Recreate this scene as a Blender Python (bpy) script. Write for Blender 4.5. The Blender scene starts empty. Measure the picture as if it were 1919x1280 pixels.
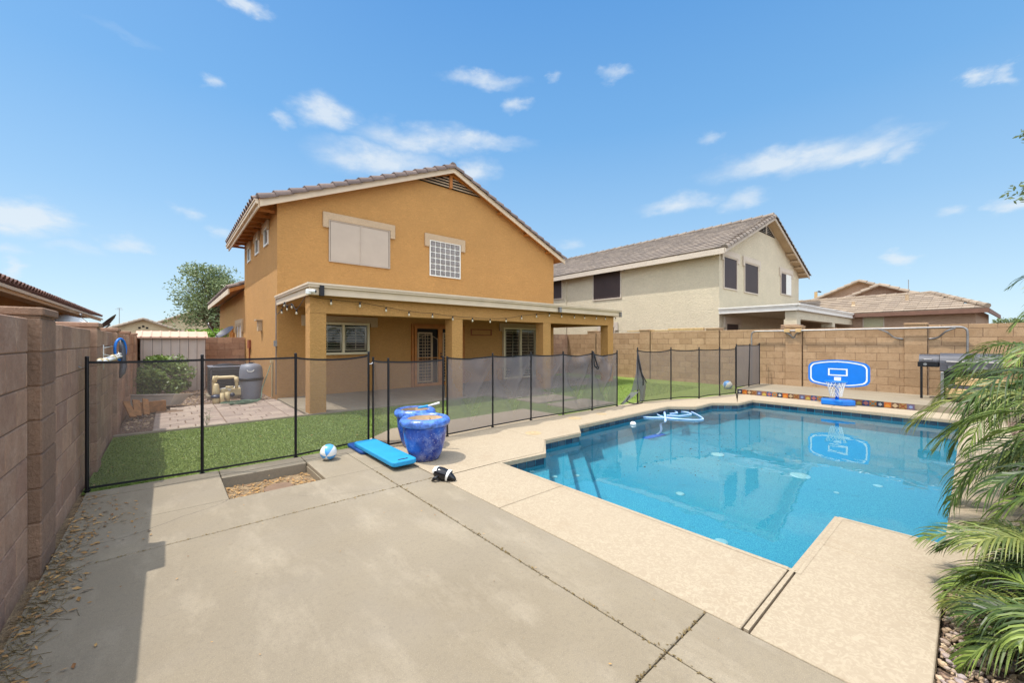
import bpy, bmesh, math, random
from math import sin, cos, pi, radians, sqrt, atan2, asin, hypot
from mathutils import Vector, Matrix
R = random.Random(7)
S = bpy.context.scene
COL = S.collection
# ------------------------------------------------------------------ camera
CH, YAW, F = 1.4, radians(40.9), 746.0
SA, CA = sin(YAW), cos(YAW)
cd = bpy.data.cameras.new('camera'); cam = bpy.data.objects.new('camera', cd); COL.objects.link(cam)
cam.location = (0, 0, CH); cam.rotation_euler = (pi/2, 0, -YAW)
cd.sensor_width = 36; cd.lens = F/1919*36; cd.clip_start = .05; cd.clip_end = 2000
S.camera = cam
S.view_settings.view_transform = 'Standard'; S.view_settings.look = 'None'; S.view_settings.gamma = 1
S.view_settings.exposure = 0.75
# pixel -> place helpers (photo pixels, 1919 wide)
def ground(px, py, z=0):
    d = F*(CH-z)/(py-640.0); l = d*(px-960)/F
    return (d*SA+l*CA, d*CA-l*SA)
def onX(px, py, X):
    t = (px-960)/F; d = X/(SA+t*CA); return d*(CA-t*SA), CH-d*(py-640)/F
def onY(px, py, Y):
    t = (px-960)/F; d = Y/(CA-t*SA); return d*(SA+t*CA), CH-d*(py-640)/F
def atd(px, py, d):
    l = d*(px-960)/F
    return Vector((d*SA+l*CA, d*CA-l*SA, CH-d*(py-640)/F))
# ------------------------------------------------------------------ light
FILL_UP, FILL_BACK = 2.8, 6.8
SUNV = Vector((-.55, .37, 1.6)).normalized()
sl = bpy.data.lights.new('sun', 'SUN'); so = bpy.data.objects.new('sun', sl); COL.objects.link(so)
sl.energy = 2.7; sl.angle = radians(.5); sl.color = (1, .95, .86)
so.rotation_euler = (-SUNV).to_track_quat('-Z', 'Y').to_euler(); so.location = (0, 0, 30)
try: sl.use_shadow = True; sl.cycles.is_caustics_light = True
except Exception: pass
W = bpy.data.worlds.new('World'); S.world = W; W.use_nodes = True
def world():
    nt = W.node_tree; N = nt.nodes; L = nt.links
    bg = N['Background']; bg.inputs[1].default_value = .15
    sky = N.new('ShaderNodeTexSky'); sky.sky_type = 'NISHITA'; sky.sun_disc = False
    sky.sun_elevation = asin(SUNV.z); sky.sun_rotation = atan2(SUNV.x, SUNV.y)
    sky.air_density = 1.0; sky.dust_density = .25; sky.ozone_density = 1.6; sky.altitude = 400
    tc = N.new('ShaderNodeTexCoord')
    def mth(op, a, b=None, c=None, clamp=False):
        n = N.new('ShaderNodeMath'); n.operation = op; n.use_clamp = clamp
        for i, v in enumerate((a, b, c)):
            if v is None: continue
            if isinstance(v, (int, float)): n.inputs[i].default_value = v
            else: L.new(v, n.inputs[i])
        return n.outputs[0]
    sp = N.new('ShaderNodeSeparateXYZ'); L.new(tc.outputs['Generated'], sp.inputs[0])
    az = mth('ARCTAN2', sp.outputs[0], sp.outputs[1]); el = mth('ARCSINE', sp.outputs[2])
    cmb = N.new('ShaderNodeCombineXYZ'); L.new(az, cmb.inputs[0]); L.new(el, cmb.inputs[1])
    n1 = N.new('ShaderNodeTexNoise'); n1.inputs['Scale'].default_value = 9; n1.inputs['Detail'].default_value = 7
    n1.inputs['Roughness'].default_value = .62
    mp = N.new('ShaderNodeMapping'); mp.inputs['Scale'].default_value = (1, 2.0, 1)
    L.new(cmb.outputs[0], mp.inputs[0]); L.new(mp.outputs[0], n1.inputs['Vector'])
    ds = N.new('ShaderNodeVectorMath'); ds.operation = 'MULTIPLY_ADD'
    L.new(n1.outputs['Color'], ds.inputs[0]); ds.inputs[1].default_value = (.14, .07, 0); L.new(cmb.outputs[0], ds.inputs[2])
    clouds = [  # px, py, half width, half height, strength
        (455, 6, 55, 20, 1.0), (395, 155, 26, 14, .7), (525, 218, 26, 18, .7), (612, 210, 52, 32, 1.0),
        (905, 150, 66, 20, .95), (975, 195, 26, 16, .75), (1145, 137, 28, 13, .65), (1035, 152, 12, 12, .5),
        (790, 262, 120, 30, .95), (720, 300, 120, 34, 1.0), (895, 268, 90, 18, .8), (895, 322, 40, 26, .9),
        (50, 402, 95, 34, 1.5), (235, 450, 48, 14, .7), (150, 460, 60, 12, .4), (15, 500, 28, 24, .9), (20, 465, 50, 12, .5),
        (355, 400, 30, 14, .5), (405, 438, 28, 12, .6), (1275, 383, 62, 18, .85), (1385, 382, 50, 20, .8),
        (1480, 298, 150, 30, 1.15), (1600, 290, 110, 26, 1.1), (1700, 285, 40, 20, .6), (1330, 258, 24, 16, .5),
        (1850, 135, 34, 20, .75), (1893, 142, 30, 26, .8), (1692, 491, 36, 14, .95), (1780, 396, 36, 14, .6), (1895, 390, 48, 18, .8),
        (1070, 455, 24, 12, .4), (230, 60, 70, 10, .1)]
    acc = None
    for (px, py, w, h, s) in clouds:
        v = atd(px, py, 1.0); v.z -= CH; r = v.length; v.normalize()
        a0, e0 = atan2(v.x, v.y), asin(v.z)
        # local scale of pixels to radians
        v2 = atd(px+10, py, 1.0); v2.z -= CH; da = abs(atan2(v2.x, v2.y)-a0)/10
        v3 = atd(px, py-10, 1.0); v3.z -= CH; v3.normalize(); de = abs(asin(v3.z)-e0)/10
        sb = N.new('ShaderNodeVectorMath'); sb.operation = 'SUBTRACT'; L.new(ds.outputs[0], sb.inputs[0])
        sb.inputs[1].default_value = (a0+.07, e0+.035, 0)
        ml = N.new('ShaderNodeVectorMath'); ml.operation = 'MULTIPLY'; L.new(sb.outputs[0], ml.inputs[0])
        ml.inputs[1].default_value = (1/(w*da*1.2), 1/(h*de*1.15), 0)
        ln = N.new('ShaderNodeVectorMath'); ln.operation = 'LENGTH'; L.new(ml.outputs[0], ln.inputs[0])
        m = N.new('ShaderNodeMapRange'); m.interpolation_type = 'SMOOTHSTEP'
        m.inputs['From Min'].default_value = 1.15; m.inputs['From Max'].default_value = 0; m.inputs['To Max'].default_value = s
        L.new(ln.outputs['Value'], m.inputs['Value'])
        acc = m.outputs[0] if acc is None else mth('MAXIMUM', acc, m.outputs[0])
    n2 = N.new('ShaderNodeTexNoise'); n2.inputs['Scale'].default_value = 16; n2.inputs['Detail'].default_value = 8; n2.inputs['Roughness'].default_value = .6
    L.new(mp.outputs[0], n2.inputs['Vector'])
    k = mth('MULTIPLY_ADD', mth('SUBTRACT', n2.outputs[0], .46), 2.1, .9)
    fac = mth('MULTIPLY', acc, k, clamp=True)
    fac = mth('MULTIPLY', fac, .76)
    # clear desert summer sky: deep blue overhead, pale toward the horizon, over the physical sky
    rp = N.new('ShaderNodeValToRGB'); L.new(mth('DIVIDE', el, 1.5708, clamp=True), rp.inputs[0])
    er = rp.color_ramp; er.elements[0].position = 0; er.elements[0].color = (.64, .84, .97, 1)
    er.elements[1].position = 1; er.elements[1].color = (.16, .42, .80, 1)
    for pos, c in ((.07, (.52, .76, .95, 1)), (.17, (.34, .62, .93, 1)), (.30, (.185, .475, .88, 1)), (.46, (.105, .36, .80, 1))):
        e = er.elements.new(pos); e.color = c
    sc_ = N.new('ShaderNodeVectorMath'); sc_.operation = 'SCALE'; L.new(rp.outputs[0], sc_.inputs[0]); sc_.inputs['Scale'].default_value = 3.7
    mh0 = N.new('ShaderNodeMix'); mh0.data_type = 'RGBA'; mh0.inputs['Factor'].default_value = .85; L.new(sky.outputs[0], mh0.inputs['A']); L.new(sc_.outputs[0], mh0.inputs['B'])
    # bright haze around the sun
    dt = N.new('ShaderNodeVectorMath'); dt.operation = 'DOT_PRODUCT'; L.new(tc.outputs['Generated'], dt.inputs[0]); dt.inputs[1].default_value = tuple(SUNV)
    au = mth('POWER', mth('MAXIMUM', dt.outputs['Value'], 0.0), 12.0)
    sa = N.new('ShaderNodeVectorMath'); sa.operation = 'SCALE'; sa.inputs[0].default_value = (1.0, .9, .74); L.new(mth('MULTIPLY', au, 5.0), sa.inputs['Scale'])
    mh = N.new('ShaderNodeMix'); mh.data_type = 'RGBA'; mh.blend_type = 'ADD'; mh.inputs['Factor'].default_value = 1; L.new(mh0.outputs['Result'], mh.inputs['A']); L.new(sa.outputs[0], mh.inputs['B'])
    # added white fill light in the unseen sky overhead and behind the viewer
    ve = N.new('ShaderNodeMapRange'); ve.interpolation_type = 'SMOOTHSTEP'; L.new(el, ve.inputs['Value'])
    ve.inputs['From Min'].default_value = .76; ve.inputs['From Max'].default_value = 1.15; ve.inputs['To Max'].default_value = FILL_UP
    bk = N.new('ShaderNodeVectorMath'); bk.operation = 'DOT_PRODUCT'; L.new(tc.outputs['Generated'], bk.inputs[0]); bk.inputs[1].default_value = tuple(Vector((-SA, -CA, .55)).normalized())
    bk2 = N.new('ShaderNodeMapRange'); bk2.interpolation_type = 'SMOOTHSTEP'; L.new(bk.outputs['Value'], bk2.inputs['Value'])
    bk2.inputs['From Min'].default_value = 0; bk2.inputs['From Max'].default_value = .8; bk2.inputs['To Max'].default_value = FILL_BACK
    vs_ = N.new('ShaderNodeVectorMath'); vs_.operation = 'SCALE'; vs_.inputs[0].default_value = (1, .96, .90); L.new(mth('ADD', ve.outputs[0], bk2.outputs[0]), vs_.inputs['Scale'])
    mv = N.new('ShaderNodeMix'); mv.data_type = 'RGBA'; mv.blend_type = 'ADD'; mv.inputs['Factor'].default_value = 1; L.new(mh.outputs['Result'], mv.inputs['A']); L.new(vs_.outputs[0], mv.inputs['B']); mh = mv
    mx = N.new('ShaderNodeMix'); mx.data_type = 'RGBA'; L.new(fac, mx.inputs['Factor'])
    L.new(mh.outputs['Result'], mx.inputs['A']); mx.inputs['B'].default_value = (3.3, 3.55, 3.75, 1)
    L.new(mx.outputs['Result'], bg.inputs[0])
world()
# ------------------------------------------------------------------ helpers
def lin(h):
    h = h.lstrip('#'); o = []
    for i in (0, 2, 4):
        c = int(h[i:i+2], 16)/255; o.append(c/12.92 if c <= .04045 else ((c+.055)/1.055)**2.4)
    return (*o, 1)
class NT:
    def __init__(s, name):
        s.m = bpy.data.materials.new(name); s.m.use_nodes = True; s.t = s.m.node_tree; s.N = s.t.nodes; s.L = s.t.links
        s.b = s.N['Principled BSDF']; s.out = s.N['Material Output']
        s.tc = s.N.new('ShaderNodeTexCoord'); s.geo = s.N.new('ShaderNodeNewGeometry')
    def pos(s, scale=(1, 1, 1)):
        m = s.N.new('ShaderNodeMapping'); m.inputs['Scale'].default_value = scale; s.L.new(s.geo.outputs['Position'], m.inputs[0]); return m.outputs[0]
    def noise(s, sc, det=4, ro=.55, scale=(1, 1, 1), dist=0):
        n = s.N.new('ShaderNodeTexNoise'); n.inputs['Scale'].default_value = sc; n.inputs['Detail'].default_value = det
        n.inputs['Roughness'].default_value = ro; n.inputs['Distortion'].default_value = dist; s.L.new(s.pos(scale), n.inputs['Vector']); return n.outputs[0]
    def vor(s, sc, feat='F1', out='Distance', scale=(1, 1, 1)):
        n = s.N.new('ShaderNodeTexVoronoi'); n.feature = feat; n.inputs['Scale'].default_value = sc; s.L.new(s.pos(scale), n.inputs['Vector']); return n.outputs[out]
    def rng(s, v, a, b, c=0, d=1):
        n = s.N.new('ShaderNodeMapRange'); s.L.new(v, n.inputs[0])
        for i, x in enumerate((a, b, c, d)): n.inputs[1+i].default_value = x
        return n.outputs[0]
    def mix(s, f, a, b, mode='MIX'):
        n = s.N.new('ShaderNodeMix'); n.data_type = 'RGBA'; n.blend_type = mode
        for k, v in (('Factor', f), ('A', a), ('B', b)):
            if isinstance(v, (int, float)): n.inputs[k].default_value = v
            elif isinstance(v, (tuple, list)): n.inputs[k].default_value = v
            else: s.L.new(v, n.inputs[k])
        return n.outputs['Result']
    def math(s, op, a, b=0.0, clamp=False):
        n = s.N.new('ShaderNodeMath'); n.operation = op; n.use_clamp = clamp
        for i, v in enumerate((a, b)):
            if isinstance(v, (int, float)): n.inputs[i].default_value = v
            else: s.L.new(v, n.inputs[i])
        return n.outputs[0]
    def col(s, v):
        if isinstance(v, tuple): s.b.inputs['Base Color'].default_value = v
        else: s.L.new(v, s.b.inputs['Base Color'])
    def set(s, **k):
        for n, v in k.items():
            i = s.b.inputs[n.replace('_', ' ')]
            if isinstance(v, (int, float, tuple)): i.default_value = v
            else: s.L.new(v, i)
    def bump(s, h, st=.4, dist=.01):
        n = s.N.new('ShaderNodeBump'); n.inputs['Strength'].default_value = st; n.inputs['Distance'].default_value = dist
        s.L.new(h, n.inputs['Height']); s.L.new(n.outputs[0], s.b.inputs['Normal'])
def simple(name, c, rough=.6, metal=0, bump=0, var=.12, sc=6, bsc=60):
    m = NT(name); c = lin(c) if isinstance(c, str) else c
    d = tuple(x*(1-var) for x in c[:3])+(1,); l = tuple(min(1, x*(1+var)) for x in c[:3])+(1,)
    m.col(m.mix(m.rng(m.noise(sc, 5), .35, .65), d, l)); m.set(Roughness=rough, Metallic=metal)
    if bump: m.bump(m.noise(bsc, 4), bump)
    return m.m
def stucco(name, c, c2=None, sc=1.0, st=.8):
    m = NT(name); c = lin(c); d = tuple(x*.86 for x in c[:3])+(1,)
    base = m.mix(m.rng(m.noise(1.3, 5, .6), .35, .7), d, c)
    base = m.mix(m.rng(m.noise(.5, 3, .5, (1, 1, .25)), .45, .75, 0, .35), base, tuple(x*.8 for x in c[:3])+(1,))
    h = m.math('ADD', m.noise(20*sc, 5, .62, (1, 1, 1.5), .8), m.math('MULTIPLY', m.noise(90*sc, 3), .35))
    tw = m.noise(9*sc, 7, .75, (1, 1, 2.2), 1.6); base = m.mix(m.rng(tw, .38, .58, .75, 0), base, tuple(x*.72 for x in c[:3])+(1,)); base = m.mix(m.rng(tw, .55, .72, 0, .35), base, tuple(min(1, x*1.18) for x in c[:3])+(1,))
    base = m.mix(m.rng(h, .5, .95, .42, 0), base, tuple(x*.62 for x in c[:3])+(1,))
    m.col(base); m.set(Roughness=.93); m.bump(h, st*1.3, .03); return m.m
M = {}
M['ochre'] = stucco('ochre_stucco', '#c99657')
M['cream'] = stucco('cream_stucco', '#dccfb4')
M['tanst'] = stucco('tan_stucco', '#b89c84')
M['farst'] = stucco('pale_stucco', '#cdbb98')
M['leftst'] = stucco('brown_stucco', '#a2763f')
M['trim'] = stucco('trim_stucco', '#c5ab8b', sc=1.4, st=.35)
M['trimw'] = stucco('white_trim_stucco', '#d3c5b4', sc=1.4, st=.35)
M['fascia'] = simple('fascia_paint', '#cbb79d', .55, 0, .1, .06, 3)
M['fasciaw'] = simple('white_fascia_paint', '#dcd8d0', .5, 0, .05, .05)
M['ochrewood'] = simple('ochre_wood', '#a86a2a', .6, 0, .15, .12)
M['brownwood'] = simple('brown_painted_wood', '#6e4f40', .7, 0, .1, .1)
M['white'] = simple('white_paint', '#dcdad2', .45, 0, 0, .04)
M['vinyl'] = simple('cream_vinyl', '#cfc4a4', .45, 0, 0, .04)
M['screen'] = simple('tan_sunscreen', '#ad9f90', .8, 0, .2, .03, 3, 300)
M['dscreen'] = simple('brown_sunscreen', '#3a2c2a', .6, 0, .1, .1, 2, 300)
M['black'] = simple('black_metal', '#17161a', .4, .3, 0, .1)
M['blackcloth'] = simple('black_binding', '#141316', .75, 0, .1, .1)
M['dark'] = simple('dark_gap', '#1a1310', .9, 0, 0, .1)
M['steel'] = simple('galvanized_steel', '#8f8d8c', .42, .75, .05, .12, 12)
M['grey'] = simple('grey_plastic', '#787b86', .5, 0, .05, .06)
M['greymetal'] = simple('dark_grey_metal', '#4c4c52', .5, .2, .05, .12)
M['pvc'] = simple('cream_pvc', '#cdb98d', .45, 0, .05, .08)
M['wood'] = simple('weathered_wood', '#94683f', .8, 0, .4, .25, 14, 40)
M['pine'] = simple('pale_lumber', '#b89a6c', .75, 0, .3, .2, 10, 40)
M['shed'] = simple('beige_shed_metal', '#beb0a6', .55, 0, .03, .06, 2)
M['shedroof'] = simple('tan_shed_roof', '#c9a48d', .55, 0, .03, .06, 2)
M['dish'] = simple('dish_enamel', '#33303a', .45, 0, 0, .06)
M['dnavy'] = simple('dark_navy_plastic', '#1d2740', .35)
M['hosegreen'] = simple('green_hose', '#55705a', .5)
M['bark'] = simple('bark', '#5d4a38', .9, 0, .6, .3, 9, 30)
M['tub'] = simple('dusty_grey_plastic', '#d2ccc4', .6, 0, .05, .1, 5)
M['litblue'] = simple('light_blue_foam', '#1a8cc0', .62, 0, .08, .06, 5)
M['navy'] = simple('navy_foam', '#0a4488', .62, 0, .08, .08, 5)
M['hoopblue'] = simple('blue_plastic', '#0a70cc', .35, 0, 0, .04)
M['hosebl'] = simple('pale_blue_hose', '#a6c4e8', .4, 0, 0, .05)
M['bulb'] = simple('frosted_bulb', '#c9bda6', .2, 0, 0, .05)
M['rust'] = simple('rust_paint', '#8a4a2c', .7)
M['soil'] = NT('dirt')
m = M['soil']; m.col(m.mix(m.rng(m.noise(14, 8, .7), .35, .65), lin('#6b5946'), lin('#a98f6c'))); m.set(Roughness=.95); m.bump(m.noise(40, 6, .7), .9, .03); M['soil'] = m.m
def concrete():
    m = NT('concrete'); a = m.noise(.9, 6, .6); b = m.noise(.25, 4, .6, dist=.5)
    c = m.mix(m.rng(a, .3, .7), lin('#80735d'), lin('#93866f'))
    c = m.mix(m.rng(b, .4, .65, 0, .5), c, lin('#847b6d'))
    st = m.noise(3.0, 8, .7, (1, .35, 1)); c = m.mix(m.rng(st, .5, .72, 0, .6), c, lin('#ab9e88'))
    sp = m.vor(3.3, scale=(1, 1, 1)); c = m.mix(m.rng(sp, .015, .03, .5, 0), c, lin('#5c5045'))
    fine = m.noise(180, 3); c = m.mix(m.rng(fine, .3, .65, .4, 0), c, lin('#6a6156')); c = m.mix(m.rng(m.noise(38, 5, .7), .3, .5, .3, 0), c, lin('#665c50')); c = m.mix(m.rng(m.noise(300, 2), .6, .7, 0, .35), c, lin('#c9bda8'))
    cr = m.vor(.42, 'DISTANCE_TO_EDGE'); 
    c = m.mix(m.rng(m.noise(1.7, 3, .6), .5, .72, 0, .15), c, lin('#8d8479'))
    m.col(c); m.set(Roughness=m.rng(a, .3, .7, .72, .9)); m.bump(m.math('ADD', m.noise(60, 5), m.noise(8, 3)), .18, .006); return m.m
M['concrete'] = concrete()
def deck():
    m = NT('cool_deck'); v = m.noise(26, 6, .65, dist=2.2); w = m.noise(.8, 4)
    c = m.mix(m.rng(v, .46, .58), lin('#9b8b74'), lin('#a99a82'))
    c = m.mix(m.rng(w, .35, .7, 0, .45), c, lin('#a09079'))
    c = m.mix(m.rng(m.noise(2.5, 7, .7), .55, .8, 0, .5), c, lin('#8f7a60'))
    m.col(c); m.set(Roughness=.85); m.bump(v, .4, .006); return m.m
M['deck'] = deck()
def turf():
    m = NT('turf'); f = m.noise(240, 3, .7, (1, 1, .3)); w = m.noise(1.1, 4, .6)
    c = m.mix(m.rng(f, .3, .7), lin('#46621f'), lin('#8a9c40'))
    c = m.mix(m.rng(w, .35, .7, 0, .4), c, lin('#869447'))
    c = m.mix(m.rng(m.noise(14, 4, .7), .5, .75, 0, .3), c, lin('#435824'))
    m.col(c); m.set(Roughness=.95); m.bump(f, .8, .02); return m.m
M['turf'] = turf()
def gravel():
    m = NT('gravel'); d = m.vor(34); cc = m.vor(34, out='Color')
    hs = m.N.new('ShaderNodeSeparateColor'); m.L.new(cc, hs.inputs[0])
    c = m.mix(hs.outputs[0], lin('#8d7060'), lin('#c6a78c')); c = m.mix(m.rng(hs.outputs[1], .6, .9, 0, .6), c, lin('#7d6a66'))
    c = m.mix(m.rng(d, .25, .6, 0, .85), c, lin('#4d3b2e'))
    m.col(c); m.set(Roughness=.9); m.bump(m.rng(d, 0, .6, 1, 0), 1, .03); return m.m
M['gravel'] = gravel()
def stones():
    m = NT('pebble'); r = m.geo.outputs['Random Per Island']
    c = m.mix(r, lin('#c4aa88'), lin('#8c765f')); r2 = m.math('FRACT', m.math('MULTIPLY', r, 7.3))
    c = m.mix(m.rng(r2, .55, .9, 0, .8), c, lin('#9d8f8e')); c = m.mix(m.rng(r2, 0, .12, .6, 0), c, lin('#d8c8ae'))
    c = m.mix(m.rng(m.noise(60, 4), .4, .7, 0, .3), c, lin('#5f4c40')); m.col(c); m.set(Roughness=.8); return m.m
M['stone'] = stones()
def island(name, a, b, c3=None, rough=.85, bump=.4, bsc=70, stain=None):
    m = NT(name); r = m.geo.outputs['Random Per Island']; c = m.mix(r, lin(a), lin(b))
    if c3: c = m.mix(m.rng(m.math('FRACT', m.math('MULTIPLY', r, 5.7)), .6, 1, 0, .7), c, lin(c3))
    c = m.mix(m.rng(m.noise(3.2, 8, .75), .48, .72, 0, .6), c, lin(stain or a)); f = m.noise(bsc, 5, .6); c = m.mix(m.rng(m.noise(11, 7, .75), .36, .52, .4, 0), c, tuple(x*.62 for x in lin(a)[:3])+(1,))
    c = m.mix(m.rng(f, .3, .6, .35, 0), c, tuple(x*.6 for x in lin(a)[:3])+(1,))
    m.col(c); m.set(Roughness=rough); m.bump(f, bump, .012); return m.m
M['block'] = island('cmu_block', '#9c7a64', '#bc967a', '#93705f', .92, .7, 60, '#c4aa94')
M['blockr'] = island('tan_cmu_block', '#9a7c5c', '#b39472', '#a08262', .92, .6, 60, '#b89c7c')
M['splitblock'] = island('split_face_block', '#846854', '#a08068', None, .95, 1, 45)
M['mortar'] = simple('mortar', '#77604d', .95, 0, .4, .1)
M['rooftile'] = island('roof_tile', '#6c5c56', '#86746b', '#5f524e', .8, .3, 50)
M['flattile'] = island('flat_roof_tile', '#7d7167', '#97897b', '#695f58', .85, .3, 40)
M['tantile'] = island('tan_roof_tile', '#8f7f6e', '#a3927f', '#7f7063', .85, .3, 40)
M['redtile'] = island('dark_red_tile', '#5f4038', '#7c584a', '#503a35', .8, .3, 50)
M['paver'] = island('concrete_paver', '#9c8a7e', '#b3a292', '#8c7b72', .9, .4, 60)
M['stonev'] = island('stone_veneer', '#8a6a52', '#b3967a', '#6d5648', .9, .8, 20)
def plaster():
    m = NT('pool_plaster'); f = m.noise(90, 4, .7); g = m.noise(.7, 4)
    c = m.mix(m.rng(f, .35, .65), lin('#117a9c'), lin('#50b2bc')); c = m.mix(m.rng(g, .4, .7, 0, .4), c, lin('#2592b4'))
    dirt = m.noise(2.2, 8, .75, dist=1.2); c = m.mix(m.rng(dirt, .6, .74, 0, .6), c, lin('#2a6a70'))
    m.col(c); m.set(Roughness=.8); return m.m
M['plaster'] = plaster()
M['pooltile'] = island('pool_tile', '#1c2f48', '#53646e', '#77776a', .3, .1, 60)
M['coping'] = simple('coping_stone', '#a8926f', .85, 0, .4, .15, 20, 80)
M['mosaic'] = None
def glass(name, tint='#0b0d10', rough=.06):
    m = NT(name); m.col(lin(tint)); m.set(Roughness=rough); m.b.inputs['Specular IOR Level'].default_value = .8; return m.m
M['glass'] = glass('window_glass', '#15181b')
M['glassblock'] = simple('glass_block', '#7b7470', .1, 0, .15, .25, 9, 12)
def water():
    m = NT('pool_water'); N, L = m.N, m.L
    N.remove(m.b); g = N.new('ShaderNodeBsdfGlass'); g.inputs['IOR'].default_value = 1.333; g.inputs['Roughness'].default_value = 0
    g.inputs['Color'].default_value = (.93, .985, 1, 1)
    b = N.new('ShaderNodeBump'); b.inputs['Strength'].default_value = .05; b.inputs['Distance'].default_value = .05
    L.new(m.noise(2.2, 3, .5), b.inputs['Height']); L.new(b.outputs[0], g.inputs['Normal'])
    L.new(g.outputs[0], m.out.inputs[0]); return m.m
M['water'] = water()
def mesh_mat(name, c, op):
    m = NT(name); N, L = m.N, m.L; N.remove(m.b)
    d = N.new('ShaderNodeBsdfDiffuse'); d.inputs[0].default_value = lin(c); t = N.new('ShaderNodeBsdfTransparent')
    tr = N.new('ShaderNodeBsdfTranslucent'); tr.inputs[0].default_value = lin(c)
    a = N.new('ShaderNodeMixShader'); a.inputs[0].default_value = .35; L.new(d.outputs[0], a.inputs[1]); L.new(tr.outputs[0], a.inputs[2])
    x = N.new('ShaderNodeMixShader'); L.new(t.outputs[0], x.inputs[1]); L.new(a.outputs[0], x.inputs[2])
    lw = N.new('ShaderNodeLayerWeight'); lw.inputs[0].default_value = .35
    L.new(m.rng(lw.outputs['Facing'], 0, 1, op, min(1, op+.35)), x.inputs[0]); L.new(x.outputs[0], m.out.inputs[0]); return m.m
M['net'] = mesh_mat('pool_fence_mesh', '#857a74', .30)
M['nets'] = mesh_mat('far_fence_mesh', '#857a74', .40)
M['netm'] = mesh_mat('slack_fence_mesh', '#7f7a7c', .58)
M['netd'] = mesh_mat('folded_fence_mesh', '#77757a', .68)
M['fitting'] = simple('pale_fitting', '#8fc4c8', .5)
M['cord'] = simple('white_net_cord', '#d9d9d9', .7)
def leafmat(name, a, b, tr=.25):
    m = NT(name); r = m.geo.outputs['Random Per Island']; c = m.mix(r, lin(a), lin(b)); N, L = m.N, m.L
    m.col(c); m.set(Roughness=.45)
    t = N.new('ShaderNodeBsdfTranslucent'); L.new(c, t.inputs[0]); x = N.new('ShaderNodeMixShader'); x.inputs[0].default_value = tr
    L.new(m.b.outputs[0], x.inputs[1]); L.new(t.outputs[0], x.inputs[2]); L.new(x.outputs[0], m.out.inputs[0]); return m.m
M['palm'] = leafmat('palm_leaf', '#3a4e1a', '#8c9e48')
M['palmd'] = leafmat('dark_palm_leaf', '#22320e', '#566c2c'); M['palmy'] = leafmat('yellowing_palm_leaf', '#4e5c24', '#96984e')
M['palmdry'] = leafmat('dry_palm_leaf', '#6d5a38', '#8f7a4c')
M['leaf'] = leafmat('bush_leaf', '#3c5228', '#6d8044')
M['leafb'] = leafmat('bright_bush_leaf', '#43602a', '#94a85a'); M['leafol'] = leafmat('olive_leaf', '#56663c', '#8e9c6c')
M['leaflime'] = leafmat('lime_leaf', '#55802a', '#8fb23c')
M['blade'] = leafmat('grass_blade', '#56752a', '#87993f', .2); M['crack'] = simple('crack_dirt', '#5c5248', .95)
M['dryleaf'] = island('dry_leaf', '#8d6a3c', '#c59a5e', '#6b3a2a', .8, .2)
def potmat():
    m = NT('cobalt_glaze'); a = m.noise(5, 7, .7, (1, 1, .6)); sp = m.vor(30)
    c = m.mix(m.rng(a, .38, .62), lin('#0c2a7c'), lin('#345fb8')); c = m.mix(m.rng(m.noise(4, 9, .8), .54, .7, 0, .85), c, lin('#8a9ccc'))
    c = m.mix(m.rng(sp, .07, .14, .8, 0), c, lin('#d0d4dc')); z = m.N.new('ShaderNodeSeparateXYZ'); m.L.new(m.geo.outputs['Position'], z.inputs[0])
    c = m.mix(m.math('MULTIPLY', m.rng(z.outputs[2], .02, .14, 1, 0), m.rng(m.noise(9, 6, .7), .4, .6)), c, lin('#8d8a9a'))
    m.col(c); m.set(Roughness=.22); m.bump(m.noise(20, 4), .15, .01); return m.m
M['pot'] = potmat()
M['potrim'] = simple('worn_blue_rim', '#4c74c4', .28, 0, .4, .5, 16, 30)
M['potin'] = simple('clay_inside', '#c4ab8a', .9, 0, .3, .12)

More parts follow.
